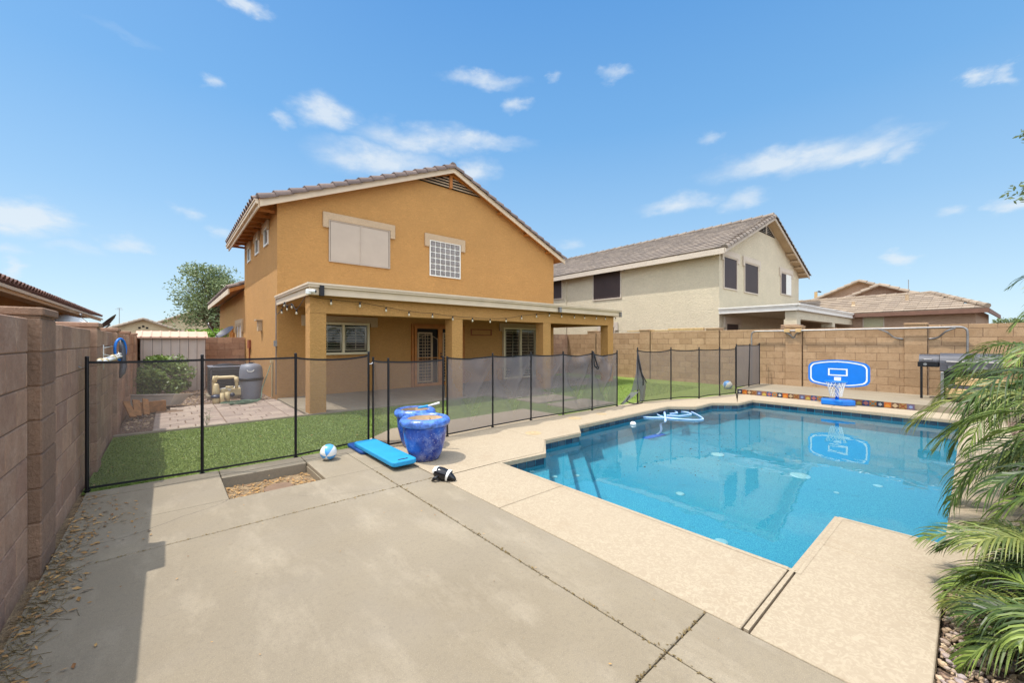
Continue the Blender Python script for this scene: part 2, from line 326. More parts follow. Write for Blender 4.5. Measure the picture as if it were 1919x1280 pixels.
class MB:
    def __init__(s): s.v = []; s.f = []; s.mi = []; s.sm = []; s.cur = 0; s.smooth = False; s.X = None
    def add(s, vs, fs):
        o = len(s.v)
        for v in vs:
            v = Vector(v); s.v.append(s.X @ v if s.X else v)
        for f in fs: s.f.append([i+o for i in f]); s.mi.append(s.cur); s.sm.append(s.smooth)
    def box(s, x0, x1, y0, y1, z0, z1):
        x0, x1 = min(x0, x1), max(x0, x1); y0, y1 = min(y0, y1), max(y0, y1); z0, z1 = min(z0, z1), max(z0, z1)
        s.add([(x0, y0, z0), (x1, y0, z0), (x1, y1, z0), (x0, y1, z0), (x0, y0, z1), (x1, y0, z1), (x1, y1, z1), (x0, y1, z1)],
              [(3, 2, 1, 0), (4, 5, 6, 7), (0, 1, 5, 4), (1, 2, 6, 5), (2, 3, 7, 6), (3, 0, 4, 7)]); return s
    def cbox(s, x0, x1, y0, y1, z0, z1, c=.006):
        vs = []; idx = {}
        lo = (x0, y0, z0); hi = (x1, y1, z1)
        for i in range(8):
            sgn = [(i >> k) & 1 for k in range(3)]
            for ax in range(3):
                p = [0, 0, 0]
                for k in range(3):
                    e = hi[k] if sgn[k] else lo[k]
                    p[k] = e if k == ax else e + (-c if sgn[k] else c)
                idx[(i, ax)] = len(vs); vs.append(tuple(p))
        fs = []
        for ax in range(3):
            a, b = [k for k in range(3) if k != ax]
            for s_ in (0, 1):
                q = [(s_ << ax) | (u << a) | (w << b) for u, w in ((0, 0), (1, 0), (1, 1), (0, 1))]
                f = [idx[(i, ax)] for i in q]
                if (s_ == 1) != ((a, b) in ((0, 1), (1, 2))): f = f[::-1]
                fs.append(f)
        for ax in range(3):          # edges along ax
            a, b = [k for k in range(3) if k != ax]
            for u in (0, 1):
                for w in (0, 1):
                    i0 = (u << a) | (w << b); i1 = i0 | (1 << ax)
                    fs.append([idx[(i0, a)], idx[(i1, a)], idx[(i1, b)], idx[(i0, b)]])
        for i in range(8): fs.append([idx[(i, 0)], idx[(i, 1)], idx[(i, 2)]])
        s.add(vs, fs); s.fix = True; return s
    def quad(s, a, b, c, d): s.add([a, b, c, d], [(0, 1, 2, 3)]); return s
    def cyl(s, p0, p1, r0, r1=None, n=12, cap=True):
        return s.tube([p0, p1], [r0, r0 if r1 is None else r1], n, cap)
    def tube(s, pts, r, n=8, cap=True, closed=False):
        pts = [Vector(p) for p in pts]; m = len(pts); rs = r if isinstance(r, (list, tuple)) else [r]*m
        vs = []; up = None
        for i, p in enumerate(pts):
            if closed: t = (pts[(i+1) % m]-pts[i-1])
            else: t = pts[min(i+1, m-1)]-pts[max(i-1, 0)]
            t.normalize()
            if up is None:
                up = Vector((0, 0, 1)) if abs(t.z) < .9 else Vector((1, 0, 0))
            a = t.cross(up); a.normalize(); up = a.cross(t); up.normalize()
            for k in range(n):
                q = 2*pi*k/n; vs.append(p+a*cos(q)*rs[i]+up*sin(q)*rs[i])
        fs = []
        for i in range(m if closed else m-1):
            j = (i+1) % m
            for k in range(n): fs.append((i*n+k, i*n+(k+1) % n, j*n+(k+1) % n, j*n+k))
        if cap and not closed: fs.append(tuple(range(n))[::-1]); fs.append(tuple((m-1)*n+k for k in range(n)))
        s.add(vs, fs); return s
    def lathe(s, c, prof, n=32, capb=True, capt=False):
        vs = []; fs = []; m = len(prof)
        for (r, z) in prof:
            for k in range(n): q = 2*pi*k/n; vs.append((c[0]+r*cos(q), c[1]+r*sin(q), c[2]+z))
        for i in range(m-1):
            for k in range(n): fs.append((i*n+k, i*n+(k+1) % n, (i+1)*n+(k+1) % n, (i+1)*n+k))
        if capb: fs.append(tuple(range(n))[::-1])
        if capt: fs.append(tuple((m-1)*n+k for k in range(n)))
        s.add(vs, fs); return s
    def prism(s, poly, z0, z1, ax='z'):
        n = len(poly)
        def P(u, v, w): return {'z': (u, v, w), 'y': (u, w, v), 'x': (w, u, v)}[ax]
        s.add([P(u, v, z0) for u, v in poly]+[P(u, v, z1) for u, v in poly],
              [tuple(range(n))[::-1], tuple(range(n, 2*n))]+[(i, (i+1) % n, n+(i+1) % n, n+i) for i in range(n)]); return s
    def ball(s, c, r, n=12, sx=1, sy=1, sz=1):
        vs = [(c[0], c[1], c[2]-r*sz)]; fs = []
        m = n//2
        for i in range(1, m):
            a = -pi/2+pi*i/m
            for k in range(n): q = 2*pi*k/n; vs.append((c[0]+r*sx*cos(a)*cos(q), c[1]+r*sy*cos(a)*sin(q), c[2]+r*sz*sin(a)))
        vs.append((c[0], c[1], c[2]+r*sz)); T = len(vs)-1
        for k in range(n):
            fs.append((0, 1+(k+1) % n, 1+k)); fs.append((T, T-n+k, T-n+(k+1) % n))
            for i in range(m-2): fs.append((1+i*n+k, 1+i*n+(k+1) % n, 1+(i+1)*n+(k+1) % n, 1+(i+1)*n+k))
        s.add(vs, fs); return s
    def build(s, name, mat, parent=None, local=False, bevel=0, sharp=False):
        me = bpy.data.meshes.new(name)
        inv = None
        if parent is not None and not local:
            r = parent
            while r.parent: r = r.parent
            inv = (Matrix.Translation(r.location) @ r.rotation_euler.to_matrix().to_4x4()).inverted()
        vs = [inv @ v for v in s.v] if inv else s.v
        me.from_pydata([tuple(v) for v in vs], [], s.f)
        mats = mat if isinstance(mat, (list, tuple)) else [mat]
        for m_ in mats: me.materials.append(m_)
        me.polygons.foreach_set('material_index', [min(i, len(mats)-1) for i in s.mi]); me.polygons.foreach_set('use_smooth', s.sm)
        me.update()
        bm = bmesh.new(); bm.from_mesh(me); bmesh.ops.recalc_face_normals(bm, faces=bm.faces) if not getattr(s, 'norecalc', False) else None
        bm.to_mesh(me); bm.free()
        o = bpy.data.objects.new(name, me); COL.objects.link(o)
        if parent is not None: o.parent = parent
        if bevel:
            b = o.modifiers.new('bevel', 'BEVEL'); b.width = bevel; b.segments = 2; b.limit_method = 'ANGLE'
        return o
def thing(name, label, cat, loc=(0, 0, 0), rz=0, group=None):
    o = bpy.data.objects.new(name, None); COL.objects.link(o); o.location = loc; o.rotation_euler = (0, 0, rz)
    o.empty_display_size = .1
    return tag(o, label, cat, group)
def tag(o, label, cat, group=None):
    o['label'] = label; o['category'] = cat
    if group: o['group'] = group
    return o
def struct(o): o['kind'] = 'structure'; return o
def stuff(o, label, cat): o['kind'] = 'stuff'; o['label'] = label; o['category'] = cat; return o
def catmull(pts, k=6, closed=False):
    P = [Vector(p) for p in pts]; n = len(P); out = []
    rngn = n if closed else n-1
    for i in range(rngn):
        p0 = P[(i-1) % n] if closed or i else P[0]; p1 = P[i]; p2 = P[(i+1) % n]; p3 = P[(i+2) % n] if closed or i+2 < n else P[-1]
        for j in range(k):
            t = j/k; out.append(.5*((2*p1)+(-p0+p2)*t+(2*p0-5*p1+4*p2-p3)*t*t+(-p0+3*p1-3*p2+p3)*t**3))
    if not closed: out.append(P[-1])
    return out
# ------------------------------------------------------------------ ground, slabs, lawn
PX0, PX1, PY0, PY1 = 2.92, 10.62, .11, 4.29
g = MB()
for (a, b, c, d) in ((-500, 500, -500, PY0), (-500, 500, PY1, 500), (-500, PX0, PY0, PY1), (10.75, 500, PY0, PY1)):
    g.quad((a, c, -.13), (b, c, -.13), (b, d, -.13), (a, d, -.13))
struct(g.build('ground', M['gravel']))
g = MB()
for (a, b, c, d) in ((2.115, 3.42, -3, .098), (3.42, 13.7, -3, -.4), (-.6, 2.02, 8.3, 16.2), (2.02, 13.7, 11.0, 16)):
    g.quad((a, c, -.052), (b, c, -.052), (b, d, -.052), (a, d, -.052))
struct(g.build('gravel_bed', M['gravel']))
g = MB()      # dirt under joints, around slabs
g.quad((-.62, -8, -.03), (2.13, -8, -.03), (2.13, .1, -.03), (-.62, .1, -.03)); g.quad((-.62, .1, -.03), (2.9, .1, -.03), (2.9, 4.3, -.03), (-.62, 4.3, -.03))
g.quad((-.62, 5.16, -.03), (2.9, 5.16, -.03), (2.9, 5.5, -.03), (-.62, 5.5, -.03))
g.quad((-.62, 4.3, -.03), (.41, 4.3, -.03), (.41, 5.16, -.03), (-.62, 5.16, -.03)); g.quad((1.23, 4.3, -.03), (2.9, 4.3, -.03), (2.9, 5.16, -.03), (1.23, 5.16, -.03))
struct(g.build('dirt', M['soil']))
c = MB(); J = .0038
def slab(x0, x1, y0, y1, mb=None, t=.04, z=0, ch=.004): (mb or c).cbox(x0+J, x1-J, y0+J, y1-J, z-t, z, ch)
WX = -.60
ys = [-6, -1.8, .9, 3.62]
for i in range(3):
    for (x0, x1) in ((-.57, 1.70), (1.70, 2.11)): slab(x0, x1, ys[i], ys[i+1])
slab(-.57, 1.70, 3.62, 4.31); slab(1.70, 2.11, 3.62, 4.31)
slab(-.57, .42, 4.31, 5.13); slab(1.22, 1.70, 4.31, 5.13); slab(1.70, 2.11, 4.31, 5.3)
c.cbox(.42+J, 1.22-J, 5.03, 5.13-J, -.12, 0)
slab(-.57, .42, 5.13, 5.34, z=.004); slab(.42, 1.22, 5.13, 5.34, z=.004); slab(1.22, 1.95, 5.13, 5.34, z=.004)
struct(c.build('concrete_pad', M['concrete']))
# planting pit
p = MB(); p.quad((.42, 4.31, -.11), (1.22, 4.31, -.11), (1.22, 5.13, -.11), (.42, 5.13, -.11)); struct(p.build('planting_pit', M['soil']))
p = MB(); p.box(.405, .425, 4.3, 5.13, -.12, -.04); p.box(1.215, 1.235, 4.3, 5.13, -.12, -.04); p.box(.4, 1.24, 4.295, 4.315, -.12, -.04)
struct(p.build('pit_edge', M['concrete']))
# pool deck
d = MB()
slab(2.11, 2.92, .735, 2.6, d, .06); slab(2.11, 2.92, 2.6, 3.585, d, .06)
slab(2.11, 3.42, .1, .70, d, .06); slab(3.42, 4.06, -.4, .70, d, .06)
slab(-.0+4.06, 7.4, -.4, .11, d, .06); slab(7.4, 11.45, -.4, .11, d, .06)
DT = .06
d.prism([(10.62, .122), (11.46, .122), (11.45, 1.95), (10.62, 1.95)], -DT, 0); d.prism([(10.62, 1.962), (11.52, 1.962), (11.58, 4.1), (9.84, 3.50), (10.62, 3.44)], -DT, 0)
d.prism([(2.12, 3.597), (2.92, 3.597), (3.60, 3.55), (4.06, 3.98), (4.06, 5.1), (2.75, 5.02), (2.12, 5.0)], -DT, 0)
d.prism([(4.065, 3.98), (4.81, 3.95), (5.18, 4.29), (8.2, 4.29), (8.2, 5.0), (7.37, 5.08), (4.065, 5.12)], -DT, 0)
d.prism([(8.205, 4.29), (8.57, 3.88), (9.40, 3.88), (9.83, 3.50), (11.5, 4.13), (10.76, 4.3), (9.87, 4.44), (9.17, 4.8), (8.205, 5.0)], -DT, 0)
d.prism([(1.95, 5.01), (2.1, 5.31), (2.1, 5.6), (2.73, 6.11), (4.46, 6.09), (5.61, 6.11), (5.68, 5.2), (5.6, 5.125), (4.065, 5.125), (2.75, 5.03), (2.12, 5.01)], -DT, -.002)
struct(d.build('pool_deck', M['deck']))
# mastic strip in the wide joint
p = MB(); p.box(2.125, 2.905, .706, .728, -.03, .001); struct(p.build('expansion_strip', M['deck']))
# raised slab behind the pool and the tiled riser
p = MB(); p.prism([(11.47, .2), (13.72, .2), (13.72, 4.35), (11.6, 4.15)], -.05, .12); p.prism([(11.47, -1.5), (13.72, -1.5), (13.72, .19), (11.47, .19)], -.05, .12)
struct(p.build('raised_slab', M['concrete']))
# lawn
l = MB()
def sheet(mb, poly, z): mb.add([(x, y, z) for x, y in poly], [tuple(range(len(poly)))])
sheet(l, [(-.60, 5.35), (1.95, 5.35), (2.1, 5.6), (2.73, 6.11), (2.73, 8.25), (-.60, 8.25)], -.012)
sheet(l, [(2.73, 6.11), (5.61, 6.11), (5.61, 8.25), (2.73, 8.25)], -.012)
sheet(l, [(5.61, 5.13), (8.2, 5.0), (8.2, 8.25), (5.61, 8.25)], -.012)
sheet(l, [(8.2, 5.0), (9.17, 4.8), (9.87, 4.44), (10.76, 4.3), (11.5, 4.15), (13.7, 4.3), (13.7, 11.9), (12.05, 11.9), (12.05, 8.25), (8.2, 8.25)], -.012)
o = struct(l.build('lawn', M['turf']))
# stepping slabs and patio slab
for (x0, x1, y0, y1) in ((6.35, 7.7, 6.4, 7.2), (6.35, 7.7, 5.3, 6.2)):
    struct(MB().cbox(x0, x1, y0, y1, -.05, .012).build('stepping_slab', M['concrete']))
p = MB(); p.cbox(2.02, 7.0, 8.22, 11.05, -.05, .02); p.cbox(7.01, 12.0, 8.22, 11.05, -.05, .02); p.cbox(6.3, 7.9, 7.38, 8.21, -.05, .01)
struct(p.build('patio_slab', M['concrete']))
p = MB(); p.cbox(-.6, 2.02, 8.23, 8.31, -.05, .015)
struct(p.build('concrete_curb', M['concrete']))
# pavers : big / small running pattern
p = MB(); y = 8.33; row = 0
while y < 10.85:
    h = .30 if row % 2 == 0 else .2; x = -.16-(.15 if row % 2 else 0)+R.uniform(-.03, .03)
    x = -.18
    k = row
    while x < 1.98:
        w = (.32, .22, .42)[k % 3]; x1 = min(x+w, 2.0)
        if not (y > 10.3 and x < -.05):
            z = R.uniform(-.004, .004)
            p.cbox(x+.007, x1-.007, y+.007, y+h-.007, -.05, z, .006)
        x += w; k += 1
    y += h; row += 1
struct(p.build('paver_patio', M['paver'])); p = MB(); p.quad((-.17, 8.32, -.014), (1.99, 8.32, -.014), (1.99, 10.8, -.014), (-.17, 10.8, -.014)); struct(p.build('paver_sand', M['mortar']))
# ------------------------------------------------------------------ pool
POOL = [(2.92, .72), (4.06, .71), (4.07, .11), (10.62, .11), (10.62, 3.44), (9.83, 3.48), (9.40, 3.88), (8.57, 3.88), (8.2, 4.29),
        (5.18, 4.29), (4.81, 3.95), (4.06, 3.98), (3.60, 3.52), (2.92, 3.585)]
p = MB(); n = len(POOL); t = MB(); w2 = MB()
def off(i, o_):    # shift a pool vertex outwards
    a, b, c_ = Vector(POOL[i-1]), Vector(POOL[i]), Vector(POOL[(i+1) % n])
    e1 = (b-a).normalized(); e2 = (c_-b).normalized(); n1 = Vector((e1.y, -e1.x)); n2 = Vector((e2.y, -e2.x))
    m_ = (n1+n2); m_ = m_/max(.35, m_.length_squared)*2
    return b+m_*o_
O1 = [off(i, .012) for i in range(n)]
for i in range(n):
    a, b = O1[i], O1[(i+1) % n]
    L_ = (b-a).length; k = max(1, round(L_/.15))
    for j in range(k):
        q0, q1 = a.lerp(b, j/k+.004/L_), a.lerp(b, (j+1)/k-.004/L_)
        t.quad((q0.x, q0.y, -.055), (q1.x, q1.y, -.055), (q1.x, q1.y, -.2), (q0.x, q0.y, -.2))
O2 = [off(i, .02) for i in range(n)]
for i in range(n):
    a, b = O2[i], O2[(i+1) % n]; p.quad((a.x, a.y, -.05), (b.x, b.y, -.05), (b.x, b.y, -1.9), (a.x, a.y, -1.9))
def fz(x, y): return -1.08-max(0, min(1, (x-4.6)/5.0))*.45
nx, ny = 30, 4
xs = [2.9+(10.66-2.9)*i/nx for i in range(nx+1)]
for i in range(nx): p.quad((xs[i], .05, fz(xs[i], 0)), (xs[i+1], .05, fz(xs[i+1], 0)), (xs[i+1], 4.35, fz(xs[i+1], 0)), (xs[i], 4.35, fz(xs[i], 0)))
# corner steps running on the diagonal
for (cc, z) in ((-.15, -.35), (-.57, -.58), (-.93, -.82)):
    x0 = 2.9; xe = 4.9
    y0 = x0+cc; p.prism([(x0, y0), (xe, xe+cc), (xe, 5.2), (x0, 5.2)], -1.3, z)
# long bench by the far wall
pb_ = struct(p.build('pool_basin', M['plaster'])); pb_.cycles.is_caustics_receiver = True; struct(t.build('waterline_tile', M['pooltile']))
cp = MB(); O3 = [off(i, -.012) for i in range(n)]; O4 = [off(i, .05) for i in range(n)]
for i in range(n):
    a, b = O3[i], O3[(i+1) % n]; c_, d_ = O4[i], O4[(i+1) % n]
    cp.add([(a.x, a.y, -.062), (b.x, b.y, -.062), (b.x, b.y, -.012), (a.x, a.y, -.012), (c_.x, c_.y, .002), (d_.x, d_.y, .002), (c_.x, c_.y, -.062), (d_.x, d_.y, -.062)],
           [(0, 1, 2, 3), (3, 2, 5, 4), (0, 1, 7, 6)])
struct(cp.build('pool_coping', M['deck']))
w = MB(); w.smooth = True; k = [off(i, .03) for i in range(n)]
w.add([(q.x, q.y, -.13) for q in k], [tuple(range(n))])
wo = struct(w.build('pool_water', M['water'])); wo.cycles.is_caustics_caster = True
# ------------------------------------------------------------------ block walls
def wall_run(u0, u1, v0, v1, z0, z1, axis, mb, mm, bl=.4, ch=.205, off0=0):
    """blocks along u (axis 'y' or 'x'), wall thickness v0..v1"""
    row = 0; z = z0
    while z < z1-.01:
        zt = min(z+ch, z1); u = u0-(off0+(row % 2)*.5)*bl
        while u < u1-.005:
            a, b = max(u, u0), min(u+bl, u1)
            if b-a > .02:
                e = R.uniform(-.0012, .0012); g_ = .0035
                if axis == 'y': mb.cbox(v0+e, v1+e, a+g_, b-g_, z+g_, zt-g_, .005)
                else: mb.cbox(a+g_, b-g_, v0+e, v1+e, z+g_, zt-g_, .005)
            u += bl
        z = zt; row += 1
    i = .006
    if axis == 'y': mm.box(v0+i, v1-i, u0+.004, u1-.004, z0, z1-.008)
    else: mm.box(u0+.004, u1-.004, v0+i, v1-i, z0, z1-.008)
def pilaster(par, x0, x1, y0, y1, z0, z1, ch=.205, mat='block'):
    mb = MB(); z = z0
    while z < z1-.01:
        zt = min(z+ch, z1); e = R.uniform(-.0015, .0015); mb.cbox(x0+e, x1+e, y0, y1, z+.003, zt-.003, .007); z = zt
    mb.box(x0+.008, x1-.008, y0+.008, y1-.008, z0, z1-.004)
    pl = mb.build('pilaster', M[mat], par)
    cpb = MB().cbox(x0-.015, x1+.012, y0-.012, y1+.012, z1, z1+.05, .008); cpb.build('cap', M[mat], pl)
    return pl
lw = thing('block_wall', 'long brown block wall along the left side of the concrete pad', 'wall', (-.7, 6, 0))
PIL = [(-1.25, -.85), (1.2, 1.6), (3.66, 4.06), (6.18, 6.5), (8.5, 8.9), (10.9, 11.3), (13.3, 13.7), (15.7, 16.1)]
for i, (a, b) in enumerate(PIL):
    pilaster(lw, -.97, -.57, a, b, -.1, 1.555, mat='splitblock' if i == 2 else 'block')
segs = [(-4, -1.27)]+[(PIL[i][1]+.0, PIL[i+1][0]-.022) for i in range(len(PIL)-1)]+[(16.1, 16.6)]
for i, (a, b) in enumerate(segs):
    mb, mm = MB(), MB(); wall_run(a, b, -.79, -.62, -.1, 1.54-.008*(i % 2), 'y', mb, mm, off0=R.choice((0, .25, .6)))
    s_ = mb.build('wall_panel', M['block'], lw); mm.build('mortar_joint', M['mortar'], s_)
ew = thing('block_wall', 'brown block wall between the shed and the side of the orange house', 'wall', (1.2, 16.3, 0))
mb, mm = MB(), MB(); wall_run(-.56, 2.0, 16.2, 16.38, -.1, 1.54, 'x', mb, mm); s_ = mb.build('wall_panel', M['block'], ew); mm.build('mortar_joint', M['mortar'], s_)
rw = thing('block_wall', 'long tan block wall behind the pool with pilasters', 'wall', (13.8, 3, 0))
RX = 13.7; RP = [(-4.2, -3.78), (-1.7, -1.3), (.69, 1.08), (3.17, 3.56), (5.42, 5.83), (7.9, 8.31), (10.4, 10.8)]
for (a, b) in RP: pilaster(rw, RX-.055, RX+.33, a, b, -.1, 1.80, .2, 'blockr')
for i in range(len(RP)-1):
    mb, mm = MB(), MB(); a, b = RP[i][1]+.0, RP[i+1][0]-.015
    wall_run(a, b, RX, RX+.17, -.1, (1.83, 1.8, 1.76, 1.77, 1.77, 1.74)[i], 'y', mb, mm, .42, .2, R.choice((0, .3)))
    s_ = mb.build('wall_panel', M['blockr'], rw); mm.build('mortar_joint', M['mortar'], s_)
mb, mm = MB(), MB(); wall_run(10.8, 24, RX, RX+.17, -.1, 1.72, 'y', mb, mm, .42, .2); s_ = mb.build('wall_panel', M['blockr'], rw); mm.build('mortar_joint', M['mortar'], s_)
aw = thing('block_wall', 'shaded brown block wall closing the gap beside the orange house patio', 'wall', (12.8, 12, 0))
mb, mm = MB(), MB(); wall_run(11.85, 13.68, 11.95, 12.12, -.1, 1.72, 'x', mb, mm, .42, .2); s_ = mb.build('wall_panel', M['block'], aw); mm.build('mortar_joint', M['mortar'], s_)
# boards lying on the wall
for (a, b, z, lab) in ((5.95, 8.9, 1.83, 'long thin weathered board lying on top of the tan block wall'), (5.95, 7.2, 1.875, 'short grey board on top of the longer board on the tan wall')):
    o = MB().cbox(RX+.0, RX+.17, a, b, z-.05, z-.008).build('board', M['pine']); tag(o, lab, 'board')
# ------------------------------------------------------------------ roofs
def tiles(mb, org, u, v, nu, nv, du, dv, kind, n_=None, clip=None):
    """org: eave corner; u along the eave, v up the slope (unit); tile pitch du, course dv"""
    org, u, v = Vector(org), Vector(u), Vector(v); nn = u.cross(v); nn.normalize()
    if nn.z < 0: nn = -nn
    for j in range(nv):
        for i in range(nu):
            o_ = org+u*(i*du)+v*(j*dv)
            if clip and not clip(o_+u*du*.5+v*dv*.5): continue
            if kind == 'flat':
                e = R.uniform(0, .006); t0 = .045+e; w_ = du-.006
                a = o_+u*.003; b = a+u*w_; c_ = b+v*(dv+.03); d_ = a+v*(dv+.03)
                mb.add([a, b, c_, d_, a+nn*t0, b+nn*t0, c_+nn*(.012+e), d_+nn*(.012+e)], [(4, 5, 6, 7), (0, 1, 5, 4), (1, 2, 6, 5), (3, 0, 4, 7), (0, 3, 2, 1)])
            else:
                K = 6; r = du*.36; vs = []; lift = R.uniform(0, .006)
                for jj, (q, up) in enumerate(((0, .035), (dv+.03, .008))):
                    for s_, rr in ((0, r), (1, r-.018)):
                        for kk in range(K+1):
                            an = pi*kk/K; vs.append(o_+v*q+u*(du*.5-rr*cos(an)*1.0)+nn*(rr*.95*sin(an)+up+lift))
                        
                fs = []; Q = K+1
                for kk in range(K):
                    fs += [(kk, kk+1, 2*Q+kk+1, 2*Q+kk), (Q+kk, 3*Q+kk, 3*Q+kk+1, Q+kk+1), (kk, Q+kk, Q+kk+1, kk+1)]
                mb.add(vs, fs)
def raketiles(mb, p0, p1, out, n, w=.16, h=.13):
    """row of overlapping rake tiles from eave p0 up to ridge p1, 'out' is the outward normal of the gable"""
    p0, p1, out = Vector(p0), Vector(p1), Vector(out); d = p1-p0; L_ = d.length/n; d.normalize(); nn = d.cross(out); nn.normalize()
    if nn.z < 0: nn = -nn
    K = 5
    for i in range(n):
        a = p0+d*(i*L_); vs = []
        for q, up, sc in ((0, .05, 1.15), (L_+.04, -.005, .92)):
            for kk in range(K+1):
                an = pi*.5*kk/K
                vs.append(a+d*q+nn*(up+h*(sin(an)-1)*sc+.06)+out*(w*.5*cos(an))*sc)
            vs.append(a+d*q+nn*(up+.06)-out*w)
        Q = K+2; fs = [(k_, k_+1, Q+k_+1, Q+k_) for k_ in range(Q-1)]+[tuple(range(Q))]
        # end thickness
        mb.add(vs, fs)
def lookout(mb, x, y0, y1, z, s=.05): mb.box(x-s/2, x+s/2, y0, y1, z-.1, z)
# ------------------------------------------------------------------ main house
house = thing('house', 'two-storey orange stucco house with a tiled gable roof and covered patio', 'house', (6.9, 13, 0))
HX0, HX1, HY0, HY1 = 2.02, 11.78, 11.04, 16.45
EZ = 4.80; SL = .425; RX_ = (HX0+HX1)/2; PKZ = EZ+SL*(RX_-HX0)
wl = MB()
wl.prism([(HX0, -.1), (HX1, -.1), (HX1, EZ), (RX_, PKZ), (HX0, EZ)], HY0, HY1, 'y')
wl.box(HX0, 9, HY1, 25, -.1, 3.2)
wall = wl.build('wall', M['ochre'], house)
# roof
OV = .4; RO = .24
ex0, ex1 = HX0-OV, HX1+OV; ez = EZ-SL*OV; pz = PKZ
v_l = Vector((1, 0, SL)).normalized(); v_r = Vector((-1, 0, SL)).normalized(); slen = hypot(RX_-ex0, SL*(RX_-ex0))
rf = MB(); TH = .1
for (xa, s_) in ((ex0, 1), (ex1, -1)):
    rf.add([(xa, HY0-RO, ez), (RX_, HY0-RO, pz), (RX_, HY1+.3, pz), (xa, HY1+.3, ez), (xa, HY0-RO, ez+TH), (RX_, HY0-RO, pz+TH), (RX_, HY1+.3, pz+TH), (xa, HY1+.3, ez+TH)],
           [(0, 1, 2, 3), (4, 5, 6, 7), (0, 1, 5, 4), (2, 3, 7, 6), (0, 3, 7, 4)])
roof = rf.build('roof', M['ochrewood'], house)
tl = MB(); nvv = int(slen/.36); dv = slen/nvv
tiles(tl, (ex0-.09, HY0-RO+.1, ez+TH-.04), (0, 1, 0), v_l, 19, nvv, .3, dv, 'barrel')
tiles(tl, (ex1+.03, HY0-RO+.1, ez+TH), (0, 1, 0), v_r, 19, nvv, .3, dv, 'flat')
raketiles(tl, (ex0-.02, HY0-RO-.01, ez+TH), (RX_, HY0-RO-.01, pz+TH), (0, -1, 0), 16, .18)
raketiles(tl, (ex1+.02, HY0-RO-.01, ez+TH), (RX_, HY0-RO-.01, pz+TH), (0, -1, 0), 16, .18)
for i in range(14): tl.smooth = False; tl.tube([(RX_, HY0-RO+i*.42, pz+TH+.03), (RX_, HY0-RO+i*.42+.45, pz+TH+.01)], [.12, .1], 10)
tl.build('roof_tiles', M['rooftile'], roof)
fb = MB()
for (xa, s_) in ((ex0, 1), (ex1, -1)):   # barge boards
    fb.add([(xa, HY0-RO-.03, ez-.10), (RX_, HY0-RO-.03, pz-.10), (RX_, HY0-RO-.03, pz+.07), (xa, HY0-RO-.03, ez+.07),
            (xa, HY0-RO+.01, ez-.10), (RX_, HY0-RO+.01, pz-.10), (RX_, HY0-RO+.01, pz+.07), (xa, HY0-RO+.01, ez+.07)],
           [(0, 1, 2, 3), (4, 5, 6, 7), (0, 1, 5, 4), (3, 2, 6, 7), (0, 3, 7, 4)])
fb.build('barge_board', M['fascia'], roof)
gt = MB(); gt.box(ex0-.03, ex0, HY0-RO+.012, HY1+.3, ez-.12, ez+.05); gt.box(ex0-.09, ex0-.031, HY0-RO-.02, HY1+.3, ez-.04, ez+.03); gt.box(ex0-.11, ex0-.031, HY0-RO-.02, HY1+.3, ez+.035, ez+.06)
gt.build('gutter', M['fascia'], roof)
y = HY0+.2
while y < HY1: MB().box(ex0+.01, HX0-.002, y, y+.04, ez-.07, ez-.005).build('rafter_tail', M['ochrewood'], roof); y += .55
for f_ in (.38, .62, .84): x = RX_+f_*(ex1-RX_); MB().box(x-.04, x+.04, HY0-RO+.015, HY0-.003, PKZ-SL*abs(x-RX_)-.12, PKZ-SL*abs(x-RX_)-.04).build('rafter_tail', M['ochrewood'], roof)
# gable vent
gv = MB(); gx0, gx1, gz = 5.50, 8.22, 6.33
apz = PKZ-.12
def gtop(x): return min(apz, PKZ-SL*abs(x-RX_)-.09)
gv.cur = 0; gv.prism([(gx0+.1, gz), (gx1-.1, gz), (RX_, apz)], HY0-.02, HY0-.004, 'y')
vent = gv.build('gable_vent', M['dark'], house)
gs = MB(); zz = gz+.03
while zz < apz-.08:
    hw = (apz-zz)/(apz-gz)*(gx1-gx0)/2-.12
    gs.add([(RX_-hw, HY0-.025, zz+.05), (RX_+hw, HY0-.025, zz+.05), (RX_+hw, HY0-.075, zz), (RX_-hw, HY0-.075, zz), (RX_-hw, HY0-.025, zz+.035), (RX_+hw, HY0-.025, zz+.035), (RX_+hw, HY0-.075, zz-.015), (RX_-hw, HY0-.075, zz-.015)],
           [(0, 1, 2, 3), (7, 6, 5, 4), (2, 3, 7, 6), (0, 1, 5, 4)])
    zz += .088
gs.build('louver', M['trim'], vent)
gf = MB(); gf.box(RX_-.05, RX_+.05, HY0-.1, HY0-.003, gz, apz)
for s_ in (-1, 1):
    xe = RX_+s_*(gx1-gx0)/2
    gf.add([(xe, HY0-.1, gz-.03), (RX_, HY0-.1, apz), (RX_, HY0-.1, apz+.1), (xe, HY0-.1, gz+.07), (xe, HY0-.01, gz-.03), (RX_, HY0-.01, apz), (RX_, HY0-.01, apz+.1), (xe, HY0-.01, gz+.07)], [(0, 1, 2, 3), (0, 1, 5, 4), (3, 2, 6, 7)])
gf.build('vent_frame', M['ochrewood'], vent)
def trim_lintel(par, a, b, z0, z1, plane, ax='x', ear=.14, drop=.22, mat='trim', sgn=-1, t=.06):
    """stucco lintel with dropped ears. plane: wall coordinate, protrudes by t toward sgn"""
    mb = MB(); q0, q1 = plane, plane+sgn*t
    poly = [(a, z0-drop), (a+ear, z0-drop), (a+ear, z0), (b-ear, z0), (b-ear, z0-drop), (b, z0-drop), (b, z1), (a, z1)]
    mb.prism(poly, q0, q1, 'y' if ax == 'x' else 'x'); return mb.build('lintel', M[mat], par, bevel=.008)
